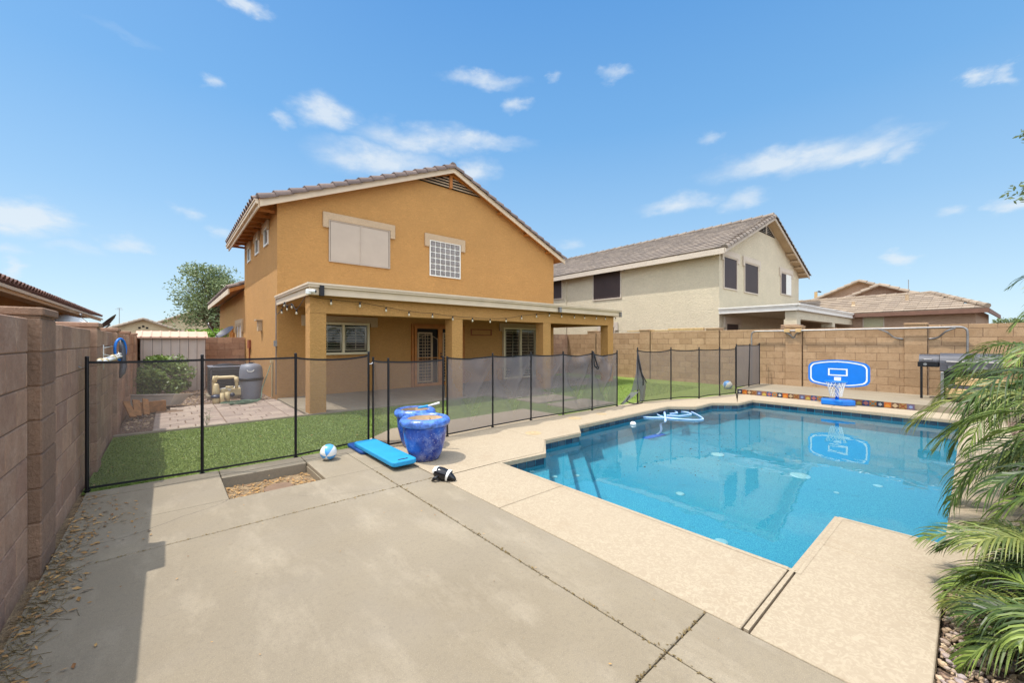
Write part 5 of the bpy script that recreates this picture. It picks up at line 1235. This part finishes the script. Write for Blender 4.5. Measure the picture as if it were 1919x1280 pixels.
for k in range(120):
    a = 2*pi*k/30; rr = .22+.035*sin(k*.37)+.03*(k//30-1.5); pts.append(hc+Vector((rr*cos(a)*1.25, rr*sin(a)*.8, .02+.012*(k//30)+.006*sin(k))))
pts += [Vector((1.5, 10.8, .03)), Vector((1.68, 11.0, .06)), Vector((1.72, 11.1, .3)), Vector((1.85, 11.35, .55)), Vector((1.96, 11.53, .8))]
b.tube(pts, .011, 7); o = b.build('garden_hose', M['hosegreen']); tag(o, 'green garden hose coiled on the pavers below the grey filter tank', 'hose')
# tub
tc_ = ground(288, 764); tb_ = thing('plastic_tub', 'dusty grey plastic tub lying on the gravel by the leaning planks', 'tub', (tc_[0], tc_[1], 0))
b = MB(); ang = radians(38); Q = Matrix.Translation((tc_[0]+.05, tc_[1]+.2, .0)) @ Matrix.Rotation(-YAW*.8, 4, 'Z') @ Matrix.Rotation(radians(-7), 4, 'X'); b.X = Q
def fr(w, d, z): return [(-w, -d, z), (w, -d, z), (w, d, z), (-w, d, z)]
for (w0, d0, z0, w1_, d1_, z1_) in ((.36, .17, .02, .48, .26, .24), (.33, .15, .05, .45, .23, .24)):
    b.add(fr(w0, d0, z0)+fr(w1_, d1_, z1_), [(0, 1, 5, 4), (1, 2, 6, 5), (2, 3, 7, 6), (3, 0, 4, 7), (0, 1, 2, 3)])
b.build('basin', M['tub'], tb_); b = MB(); b.X = Q
for (x0, x1, y0_, y1_) in ((-.52, .52, -.29, -.24), (-.52, .52, .24, .29), (-.52, -.46, -.24, .24), (.46, .52, -.24, .24)): b.box(x0, x1, y0_, y1_, .241, .258)
b.build('rim', M['tub'], tb_)
for i, (pa, pb, w_) in enumerate((((230, 760), (250, 784), .1), ((240, 757), (259, 781), .12), ((250, 755), (275, 779), .1))):
    q1 = Vector((*ground(*pb), .02)); q0 = q1+Vector((-.32-.02*i, .28, .26)); q0.x = -.58+.13*i; d_ = (q1-q0); s_ = Vector((.8, .6, 0)).normalized()*w_/2; s_ -= d_.normalized()*s_.dot(d_.normalized()); n_ = d_.cross(s_).normalized()*.012
    b = MB(); b.add([q0-s_-n_, q0+s_-n_, q1+s_-n_, q1-s_-n_, q0-s_+n_, q0+s_+n_, q1+s_+n_, q1-s_+n_], [(0, 1, 2, 3), (4, 5, 6, 7), (0, 1, 5, 4), (1, 2, 6, 5), (2, 3, 7, 6), (3, 0, 4, 7)])
    o = b.build('plank', M['wood']); tag(o, ('short plank leaning on the left wall, nearest the wall', 'middle short plank leaning between the other two', 'short plank leaning nearest the grey tub')[i], 'plank', 'short planks leaning on the left wall')
b = MB(); b.X = Matrix.Translation((-.22, 10.75, .08)) @ Matrix.Rotation(.3, 4, 'Z'); b.cbox(-.2, .2, -.05, .05, -.1, .12, .006); o = b.build('timber_block', M['wood']); tag(o, 'short thick timber block between the leaning planks and the tub', 'timber')
# pool tools on the left wall
def wx(px, py, X=-.42): Y, z = onX(px, py, X); return Vector((X, Y, z))
for (pa, pb, X, lab) in (((186, 677), (228, 663), -.5, 'upper white aluminium pool pole resting on brackets on the left wall'), ((197, 677), (227, 668), -.46, 'lower white pool pole with a cream collar beside the blue net')):
    t = thing('pool_pole', lab, 'pool pole', tuple(wx(*pa, X))); b = MB(); b.smooth = True; b.tube([wx(*pa, X), wx(*pb, X)], .016, 12); b.build('pole', M['ballw'], t)
    q0, q1 = wx(*pa, X), wx(*pb, X); 
    for f_ in (.02, .5): b = MB(); b.smooth = True; b.tube([q0.lerp(q1, f_), q0.lerp(q1, f_+.03)], .026, 12); b.build('collar', M['pvc'], t)
nt = thing('leaf_net', 'blue framed pool leaf net with a dark bag hung on the left wall', 'leaf net', tuple(wx(226, 665, -.5)))
b = MB(); b.smooth = True; c_ = wx(226, 655, -.5); b.tube([c_+Vector((.05*cos(a), .08*cos(a), .15*sin(a))) for a in [2*pi*k/24 for k in range(24)]], .016, 8, closed=True); b.build('frame', M['hoopblue'], nt)
b = MB(); b.smooth = True; b.tube([c_+Vector((.0, .05, .14)), c_+Vector((.02, .04, 0)), c_+Vector((.03, 0, -.25)), c_+Vector((.02, -.03, -.33)), c_+Vector((0, -.06, -.4))], [.02, .035, .04, .035, .01], 10); b.build('bag', M['greymetal'], nt)
bk = thing('wall_bracket', 'thin white wire bracket hook on the left wall above the poles', 'bracket', (-.6, 7.1, 1.2)); b = MB(); b.smooth = True
b.tube([(-.6, 7.08, 1.36), (-.6, 7.08, 1.05)], .006, 6); b.tube(catmull([(-.6, 7.08, 1.24), (-.5, 7.2, 1.2), (-.48, 7.4, 1.2), (-.5, 7.6, 1.25)], 5), .006, 6); b.tube([(-.6, 7.08, 1.32), (-.6, 8.2, 1.33)], .006, 6); b.build('wire', M['white'], bk)
# dishes
def dish(c, r, nrm, label, mastto, arm=True):
    nrm = Vector(nrm).normalized(); t = thing('satellite_dish', label, 'satellite dish', tuple(c)); q = nrm.to_track_quat('Z', 'Y').to_matrix().to_4x4()
    b = MB(); b.smooth = True; b.X = Matrix.Translation(c) @ q; b.lathe((0, 0, 0), [(0.001, -.10*r/.4), (r*.35, -.085*r/.4), (r*.7, -.045*r/.4), (r, 0)], 28, False); b.lathe((0, 0, 0), [(r, 0), (r*.7, -.055*r/.4), (0.001, -.115*r/.4)], 28, False); b.build('reflector', M['dish'], t)
    b = MB(); b.smooth = True; back = Vector(c)-nrm*.12; b.tube([back, Vector(mastto)+Vector((0, 0, .1)), Vector(mastto)], .02, 8); b.build('mast', M['steel'], t)
    low = Vector(c)+(q @ Vector((0, -r*.9, -.05))); tip = Vector(c)+nrm*r*1.5+(q @ Vector((0, -r*.7, 0)))
    b = MB(); b.smooth = True; b.tube([low, tip], .012, 6); b.tube([tip, tip-nrm*.02+Vector((0, 0, .1))], .03, 8); b.build('feed_arm', M['steel'], t)
dish(wx(421, 622, 1.6), .34, (-.62, -.25, .75), 'dark satellite dish on a pole in front of the orange house side wall', wx(420, 655, 1.9))
dish(wx(199, 604, -1.5), .36, (-.75, .02, .66), 'pale satellite dish tilted upward behind the left wall', wx(196, 622, -1.6))
# cameras, lights
sc = thing('security_camera', 'white bullet security camera under the patio roof corner', 'camera', (2.1, 7.98, 2.33)); b = MB(); b.smooth = True; q1 = onY(589, 546, 7.95)
b.tube([(q1[0]-.05, 7.99, q1[1]+.01), (q1[0]+.02, 7.93, q1[1])], .034, 14); b.build('body', M['ballw'], sc)
b = MB(); b.smooth = True; b.tube([(q1[0]+.022, 7.929, q1[1]), (q1[0]+.03, 7.924, q1[1])], .026, 14); b.build('lens', M['black'], sc)
b = MB(); b.cbox(q1[0]-.12, q1[0]-.03, 8.0, 8.055, q1[1]-.05, q1[1]+.04, .01); b.build('mount', M['ballw'], sc)
b = MB(); q = onY(602, 545, 8.03); b.cbox(q[0]-.03, q[0]+.05, 7.985, 8.055, q[1]-.1, q[1]+.1, .006); o = b.build('flood_light', M['black']); tag(o, 'slim dark flood light on the patio fascia beside the white camera', 'flood light')
sl_ = thing('string_lights', 'black string of frosted bulbs draped along the patio beam', 'string lights', (7, 8.2, 2.1)); BY = 8.17
bl = [(621, 568), (675, 573), (724, 582), (767, 590), (811, 594), (849, 599), (886, 602), (919, 604), (949, 603), (978, 598), (1006, 595), (1030, 593), (1053, 595), (1077, 597), (1096, 598), (1118, 597), (1135, 598), (1154, 600)]
wpts = []
for i, (px, py) in enumerate(bl):
    X, z = onY(px, py-6, BY); wpts.append(Vector((X, BY, min(z+.015, 2.25))))
b = MB(); wv_ = [Vector((2.0, BY-.02, 2.26))]+wpts
cur = []
for i in range(len(wv_)-1):
    for k in range(4):
        t_ = k/4; p_ = wv_[i].lerp(wv_[i+1], t_); p_.z -= .012*4*t_*(1-t_); cur.append(p_)
cur.append(wv_[-1]); b.tube(cur, .005, 5); b.build('wire', M['black'], sl_)
extra = [onX(530, 583, 2.0), onX(540, 577, 2.0), onX(549, 573, 2.0), onX(558, 584, 2.0), onX(535, 570, 2.0)]
bulbs = [(p_.x, BY, p_.z-.012) for p_ in wpts]+[(1.985, e[0], e[1]+.04) for e in extra]
for (x, y, z) in bulbs:
    s1 = MB(); s1.cyl((x, y, z), (x, y, z-.045), .014, .017, 8); so_ = s1.build('socket', M['black'], sl_)
    s1 = MB(); s1.smooth = True; s1.lathe((x, y, z-.105), [(.004, 0), (.018, .012), (.022, .03), (.014, .06)], 10); s1.build('bulb', M['bulb'], so_)
b = MB(); b.tube(catmull([Vector((1.985, 8.25, 2.27))]+[Vector((1.985, e[0], e[1]+.045)) for e in sorted(extra)]+[Vector((1.985, 10.9, 2.05)), Vector((1.985, 10.96, 2.2))], 5), .006, 5); b.build('loose_wire', M['black'], sl_)
# ------------------------------------------------------------------ vegetation
def leaves(mb, c, rad, n, size, rnd, shape=1.0, squash=(1, 1, 1), hollow=.35):
    for _ in range(n):
        while True:
            v = Vector((rnd.uniform(-1, 1), rnd.uniform(-1, 1), rnd.uniform(-1, 1)))
            if hollow < v.length < 1: break
        p_ = Vector(c)+Vector((v.x*rad*squash[0], v.y*rad*squash[1], v.z*rad*squash[2]))
        a = Vector((rnd.gauss(0, 1), rnd.gauss(0, 1), rnd.gauss(0, .7))).normalized(); b_ = a.cross(Vector((rnd.gauss(0, 1), rnd.gauss(0, 1), rnd.gauss(0, 1)))).normalized()
        s = size*rnd.uniform(.6, 1.3); mb.add([p_-a*s, p_-b_*s*.4*shape, p_+a*s, p_+b_*s*.4*shape], [(0, 1, 2, 3)])
def tree(name, label, cat, base, h, rad, n, size, mat, seed, clumps=14, squash=(1, 1, .8), trunk=.08, low=.35, leaves_per=None):
    rnd = random.Random(seed); t = thing(name, label, cat, tuple(base)); base = Vector(base)
    tr = MB(); top = base+Vector((rnd.uniform(-.1, .1)*h, rnd.uniform(-.1, .1)*h, h*.55)); tr.tube([base, base.lerp(top, .5)+Vector((.03*h, 0, 0)), top], [trunk, trunk*.8, trunk*.5], 8)
    lv = MB(); lv.norecalc = True
    for k in range(clumps):
        a = rnd.uniform(0, 6.28); rr = rad*sqrt(rnd.uniform(0, 1))*.8; z = h*rnd.uniform(low, 1); fade = 1-.5*abs((z/h-low)/(1-low)-.45)
        c = base+Vector((rr*cos(a)*fade*squash[0], rr*sin(a)*fade*squash[1], z)); tr.tube([base.lerp(top, rnd.uniform(.4, 1)), (c+top)/2, c], [trunk*.35, trunk*.25, trunk*.08], 5)
        leaves(lv, c, rad*rnd.uniform(.22, .42), n//clumps, size, rnd, 1, (1, 1, .75), .1)
    tr.build('trunk', M['bark'], t); lv.build('crown', M[mat], t); return t
bpos = atd(293, 735, 10.3); tree('bush', 'leafy green bush behind the fence in front of the beige shed', 'bush', (bpos.x, bpos.y, 0), 1.0, .78, 6500, .05, 'leafb', 4, 30, (1, .8, 1), .03, .12)
tp_ = atd(402, 600, 27); tree('tree', 'airy olive green tree rising behind the left side of the orange house', 'tree', (tp_.x, tp_.y, 0), 6.3, 2.7, 12000, .095, 'leafol', 9, 60, (1, 1, 1), .16, .4)
h_ = thing('hedge', 'bright lime green hedge top showing over the back wall beside the shed', 'hedge', tuple(atd(383, 640, 17)*1)); h_.location.z = 0
lv = MB(); lv.norecalc = True; rnd = random.Random(2)
for k in range(26):
    q = atd(350+k*2.6, 625+rnd.uniform(-3, 3), 17+rnd.uniform(-.5, .5)); leaves(lv, (q.x, q.y, q.z-.15), .34, 170, .06, rnd, 1.3, (1, 1, .9), .2)
lv.build('foliage', M['leaflime'], h_); st = MB(); q = atd(383, 640, 17.2); st.cyl((q.x, q.y, 0), (q.x, q.y, 1.4), .05, n=6); st.build('stem', M['bark'], h_)
for (px, d, h, r, lab) in ((1890, 42, 3.6, 1.6, 'distant low tree top showing over the wall at the far right edge'), (1742, 46, 6.6, 1.5, 'distant tree tip behind the ridge of the tan roof'), (1915, 38, 3.4, 1.2, 'small distant tree cut off by the right edge of the photo')):
    q = atd(px, 640, d); tree('tree', lab, 'tree', (q.x, q.y, 0), h, r, 1800, .12, 'leafol', px, 14, (1, 1, .8), .09, .5)
# palms
def frond(mb, base, az, el, L, rnd, droop=1.0, nl=34, ll=.24, w=.0085):
    pts = []; p_ = Vector(base); N_ = 12; d = Vector((cos(az)*cos(el), sin(az)*cos(el), sin(el)))
    for i in range(N_+1):
        pts.append(p_.copy()); p_ = p_+d*(L/N_); d = (d+Vector((0, 0, -droop*(.05+.17*i/N_)))).normalized()
    mb.tube(pts, [.009*(1-.8*i/N_)+.001 for i in range(N_+1)], 5, cap=False)
    twist = rnd.uniform(-.3, .3)
    for k in range(nl):
        t_ = .12+.88*k/(nl-1); f_ = t_*N_; i = min(int(f_), N_-1); q = pts[i].lerp(pts[i+1], f_-i); tg = (pts[i+1]-pts[i]).normalized()
        side = tg.cross(Vector((sin(twist)*.5, 0, 1))); 
        if side.length < .1: side = Vector((1, 0, 0))
        side.normalize(); up = side.cross(tg)
        for s_ in (-1, 1):
            l_ = ll*(sin(pi*min(1, .18+.8*t_))**.6)*rnd.uniform(.85, 1.1)*(1.0 if t_ < .95 else .7)
            dr = (side*s_*(1.0-.45*t_)+tg*(.55+.6*t_)+up*rnd.uniform(.0, .45)).normalized(); a = q; wv = tg.cross(dr).normalized().cross(dr).normalized()
            wv = (wv*.8+up*rnd.uniform(-.6, .6)).normalized(); vs = []; dd_ = dr.copy(); NP = 4; pp_ = a.copy()
            for j in range(NP+1):
                ww = w*(1.0, 1.25, 1.0, .6, .08)[j]*(.7+.6*l_/ll); vs += [pp_-wv*ww, pp_+wv*ww]; pp_ = pp_+dd_*(l_/NP); dd_ = (dd_+Vector((0, 0, -.30*droop))).normalized()
            mb.add(vs, [(2*j, 2*j+1, 2*j+3, 2*j+2) for j in range(NP)])
def palm(base, crown_z, nf, L, label, seed, az0=0, az1=6.283, ll=.25, dry=2, el=(-.25, 1.15), trunk=.05, w=.0085, nl=36, droop=1.0):
    rnd = random.Random(seed); t = thing('palm', label, 'palm', (base[0], base[1], -.05), group='small palms along the gravel bed')
    tr = MB(); z = -.05; r = trunk
    while z < crown_z: tr.tube([(base[0], base[1], z), (base[0], base[1], z+.05)], [r*1.15, r*.9], 10); z += .045
    tr.build('trunk', M['bark'], t); c = Vector((base[0], base[1], crown_z))
    for k in range(nf):
        az = az0+(az1-az0)*(k+rnd.uniform(-.3, .3))/nf; e = el[0]+(el[1]-el[0])*((k*0.618) % 1); mb = MB(); mb.norecalc = True
        frond(mb, c, az, e, L*rnd.uniform(.82, 1.1), rnd, droop*rnd.uniform(.8, 1.2), nl, ll, w); mb.build('frond', M['palmdry' if k < dry and e < .2 else ('palm', 'palmd', 'palm', 'palmd', 'palmy')[(k*7+seed) % 5]], t)
    return t
palm((6.75, -.78), 1.0, 20, 1.35, 'farthest of the low feathery palms, nearest the grill at the right edge', 21, ll=.42, w=.0048, nl=46, droop=1.6, el=(-.3, 1.0))
palm((5.85, -.85), .50, 13, 1.05, 'low feathery palm between its taller neighbours beside the pool end', 26, ll=.36, w=.0045, nl=42, droop=1.5)
palm((5.02, -.74), .78, 22, 1.28, 'feathery palm arching over the right end of the pool', 22, ll=.42, w=.0042, nl=48, droop=1.7, el=(-.35, .95))
palm((2.86, -.34), .16, 20, .52, 'smallest palm tuft in the bottom right corner of the pebble bed', 31, ll=.22, w=.003, nl=40, el=(-.1, .8), droop=1.2)
palm((3.42, -.36), .20, 21, .58, 'nearest low palm spreading over the pebbles in the bottom right corner', 23, ll=.26, w=.0032, nl=44, el=(-.1, .9), droop=1.1)
palm((3.95, -.74), .46, 18, .92, 'palm behind the nearest one, mostly cut off by the right edge', 24, ll=.34, w=.0038, nl=44, droop=1.5)
palm((7.6, -1.35), 2.1, 18, 1.35, 'tall palm outside the right edge whose thin frond tips show against the sky', 25, ll=.34, trunk=.07, el=(-.1, 1.2), w=.006, nl=26)
q = atd(2014, 285, 7.5); tree('tree', 'overhanging leafy branch tip at the upper right edge', 'tree', (q.x, q.y, -.05), q.z+.75, .95, 1500, .05, 'leafol', 77, 14, (1, 1, 1), .07, .75)
# weeds
for (px, py, lab) in ((388, 800, 'thin dry weed growing in the paver edge behind the second fence post'), (1110, 767, 'tall thin weed behind the sagging fence'), (1125, 764, 'second thin weed right of the taller weed behind the fence')):
    x, y = ground(px, py); y = max(y, 5.2) if px > 1000 else 8.3; 
    if px < 1000: x = onY(px, 780, 8.3)[0]
    rnd = random.Random(px); b = MB(); b.norecalc = True
    for k in range(7):
        p0 = Vector((x, y, 0)); p1 = p0+Vector((rnd.uniform(-.06, .06), rnd.uniform(-.05, .05), rnd.uniform(.12, .28))); b.tube([p0, p0.lerp(p1, .5)+Vector((rnd.uniform(-.02, .02), 0, 0)), p1], .002, 4)
        leaves(b, p1, .04, 8, .012, rnd)
    o = b.build('weed', M['leafol']); tag(o, lab, 'weed', 'weeds')
# ------------------------------------------------------------------ loose stuff
rnd = random.Random(12); b = MB()
def pebble(x, y, z, s):
    q = rnd.uniform(0, 3.14); n_ = 6; vs = []
    rr = [s*rnd.uniform(.7, 1.2) for _ in range(n_)]; el_ = rnd.uniform(.6, 1)
    for (zz, k_) in ((0, 1), (s*.5, .95), (s*.75, .5)):
        for k in range(n_):
            a = q+2*pi*k/n_; u, v = rr[k]*k_*cos(a-q), rr[k]*k_*sin(a-q)*el_; vs.append((x+u*cos(q)-v*sin(q), y+u*sin(q)+v*cos(q), z+zz))
    b.add(vs, [(i*n_+k, i*n_+(k+1) % n_, (i+1)*n_+(k+1) % n_, (i+1)*n_+k) for i in range(2) for k in range(n_)]+[tuple(range(2*n_, 3*n_))])
for _ in range(9500):
    x = rnd.uniform(2.1, 4.4); y = rnd.uniform(-1.5, .095 if x < 3.4 else -.41)
    if 2.1 < x or y < .05: pebble(x, y, -.052+rnd.uniform(0, .03), rnd.uniform(.007, .019))
for _ in range(1800): pebble(rnd.uniform(4.3, 8.5), rnd.uniform(-1.6, -.42), -.052, rnd.uniform(.014, .03))
stuff(b.build('pebbles', M['stone']), 'tan and grey river pebbles filling the bed under the palms', 'pebbles')
b = MB()
for _ in range(2600):
    x = rnd.uniform(-.55, 2.0); y = rnd.uniform(9.0, 16)
    if y < 10.9 and x > -.2: continue
    pebble(x, y, -.052, rnd.uniform(.012, .03))
stuff(b.build('gravel', M['stone']), 'pinkish gravel covering the side yard by the shed', 'gravel')
def litter(n_, f, size, name, label, mat='dryleaf', seed=1):
    rnd = random.Random(seed); b = MB(); b.norecalc = True
    for _ in range(n_):
        x, y, z = f(rnd); a = rnd.uniform(0, 6.28); s = size*rnd.uniform(.5, 1.4); d_ = Vector((cos(a), sin(a), rnd.uniform(-.15, .3)))*s; e_ = Vector((-sin(a), cos(a), rnd.uniform(-.3, .3)))*s*rnd.uniform(.25, .5); c = Vector((x, y, z+.006+s*.15))
        b.add([c-d_, c-e_+Vector((0, 0, s*.15)), c+d_, c+e_], [(0, 1, 2), (0, 2, 3)])
    return stuff(b.build(name, M[mat]), label, 'leaf litter')
def f1(r):
    y = r.uniform(1.8, 5.2) if r.random() < .6 else r.gauss(4.2, .45); return -.57+abs(r.gauss(0, .11))*(1.6 if 3.8 < y < 4.8 else 1), y, 0
litter(520, f1, .016, 'leaf_litter', 'dry leaves blown against the foot of the left wall', seed=4)
def f2(r): return r.uniform(.44, 1.2), r.uniform(4.33, 5.0), -.105
litter(420, f2, .02, 'leaf_litter', 'dry tan leaves lying in the sunken planting pit', seed=5)
def f3(r): return r.uniform(-.5, 13), r.uniform(5.4, 8.1), -.008
litter(260, f3, .014, 'leaf_litter', 'scattered pale dry leaves on the lawn', seed=6)
def f4(r): return r.uniform(-.4, 2.0), r.uniform(.5, 4.9), 0
litter(70, f4, .007, 'leaf_litter', 'a few tiny leaf bits on the open concrete', seed=8)
b = MB(); b.norecalc = True; rnd = random.Random(6)
for _ in range(420):
    y = rnd.gauss(3.0, .55); x = -.55+abs(rnd.gauss(0, .07)); a = rnd.uniform(0, 3.1); l_ = rnd.uniform(.015, .05); c = Vector((x, y, .006)); d_ = Vector((cos(a), sin(a), .1))*l_; b.tube([c-d_, c, c+d_], .0012, 3)
stuff(b.build('twigs', M['palmdry']), 'thin dry needles and twigs gathered along the left wall', 'twigs')
x, y = ground(512, 912, -.1); o = MB().lathe((.86, 4.62, -.108), [(.13, 0), (.135, .02), (.12, .03), (0, .032)], 14, False).build('stone', M['mortar']); tag(o, 'flat round stone lying in the planting pit', 'stone')
# cracks and dark joint dirt on the concrete (thin weeds growing in joints)
b = MB(); b.norecalc = True
for _ in range(900):
    if rnd.random() < .5: x, y = 1.70+rnd.gauss(0, .006), rnd.uniform(-.5, 4.2)
    elif rnd.random() < .5: x, y = rnd.uniform(-.5, 2.1), .9+rnd.gauss(0, .006)
    else: x, y = rnd.uniform(-.5, 2.1), 3.62+rnd.gauss(0, .005)
    a = rnd.uniform(0, 3.1); l_ = rnd.uniform(.004, .012); c = Vector((x, y, .003)); d_ = Vector((cos(a), sin(a), .2))*l_; e_ = Vector((-sin(a), cos(a), .2))*l_*.4; b.add([c-d_, c-e_, c+d_, c+e_], [(0, 1, 2, 3)])
stuff(b.build('joint_weeds', M['palmdry']), 'dry crumbs and tiny weeds filling the joints of the concrete', 'debris')
def ribbon(pts, w, z):
    b = MB(); P_ = catmull([Vector((x, y, z)) for x, y in pts], 8); r_ = random.Random(3)
    P_ = [p_+Vector((r_.gauss(0, .004), r_.gauss(0, .004), 0)) for p_ in P_]
    for i in range(len(P_)-1):
        d_ = (P_[i+1]-P_[i]).normalized(); n_ = Vector((-d_.y, d_.x, 0))*w*r_.uniform(.5, 1.1); b.add([P_[i]-n_, P_[i+1]-n_, P_[i+1]+n_, P_[i]+n_], [(0, 1, 2, 3)])
    return b
cr = ribbon([ground(*q) for q in ((428, 937), (405, 948), (350, 966), (280, 992), (200, 1016), (150, 1024))], .0022, .0006)
for q in ([(560, 930), (640, 925), (720, 915)],):
    r2 = ribbon([ground(*w_) for w_ in q], .0008, .0006); cr.add(r2.v, r2.f)
struct(cr.build('concrete_crack', M['crack']))
rnd = random.Random(44); b = MB(); b.norecalc = True
def inlawn(x, y):
    if 2.0 < x < 5.65 and y < 6.12 and y < 5.5+(x-2.0)*.8: return False
    if 6.3 < x < 7.75 and (5.25 < y < 6.25 or 6.35 < y < 7.25): return False
    if x > 11.6: return y > 4.5
    return True
cnt = 0
while cnt < 90000:
    x = rnd.uniform(-.58, 2.9) if cnt < 45000 else rnd.uniform(1.5, 12.5); y = rnd.uniform(5.40, 8.2)
    if not inlawn(x, y): cnt += 1; continue
    a = rnd.uniform(0, 6.28); h = rnd.uniform(.008, .017); w_ = .0022+.0005*hypot(x, y); c = Vector((x, y, -.012)); d_ = Vector((cos(a), sin(a), 0))*w_
    b.add([c-d_, c+d_, c+Vector((rnd.gauss(0, .01), rnd.gauss(0, .01), h))], [(0, 1, 2)]); cnt += 1
stuff(b.build('grass', M['blade']), 'short green artificial grass pile of the lawn', 'grass')
# poles far away
def pole(px, py0, py1, d, label, r=.04, cross=True):
    a, b_ = atd(px, py0, d), atd(px, 640, d); t = thing('antenna_pole', label, 'antenna', (b_.x, b_.y, 0)); b = MB(); b.cyl((b_.x, b_.y, 0), tuple(a), r, n=6); b.build('pole', M['steel'], t)
    if cross: b = MB(); b.box(a.x-.45, a.x+.45, a.y-.02, a.y+.02, a.z-.25, a.z-.21); b.box(a.x-.3, a.x+.3, a.y-.02, a.y+.02, a.z-.05, a.z-.01); b.build('crossbar', M['steel'], t)
pole(224, 577, 605, 62, 'thin distant antenna pole above the left gables', .045)
pole(1703, 524, 545, 40, 'thin distant antenna pole behind the tan gables', .03, False)
a = atd(1529.5, 547, 60); t = thing('street_lamp', 'distant street lamp left of the tan gables', 'street lamp', (a.x, a.y, 0)); b = MB(); b.cyl((a.x, a.y, 0), tuple(a), .25, .2, n=8); b.build('pole', M['pine'], t)
b = MB(); c_ = Vector((CA, -SA, 0)); b.tube([a, a+c_*.5+Vector((0, 0, .1))], .05, 6); b.tube([a+c_*.4+Vector((0, 0, .08)), a+c_*.75+Vector((0, 0, -.02))], [.14, .1], 8); b.build('lamp_head', M['greymetal'], t)

for o in bpy.data.objects:
    if o.name.split('.')[0] in ('vacuum_head', 'floor_fitting', 'pool_debris', 'waterline_tile', 'hose'): o.cycles.is_caustics_receiver = True

# parasol and small lamp beyond the left wall
q = atd(120, 604, 13); um = thing('parasol', 'pale parasol top with a dark underside just showing over the left wall', 'parasol', (q.x, q.y, 0))
b = MB(); b.smooth = True; b.lathe((q.x, q.y, q.z), [(.62, 0), (.35, .16), (.02, .26)], 8, False); b.build('canopy', M['white'], um)
b = MB(); b.lathe((q.x, q.y, q.z-.015), [(.61, 0), (.34, .14), (.02, .22)], 8, False); b.build('lining', M['dark'], um); MB().cyl((q.x, q.y, 0), (q.x, q.y, q.z+.2), .025).build('pole', M['greymetal'], um)
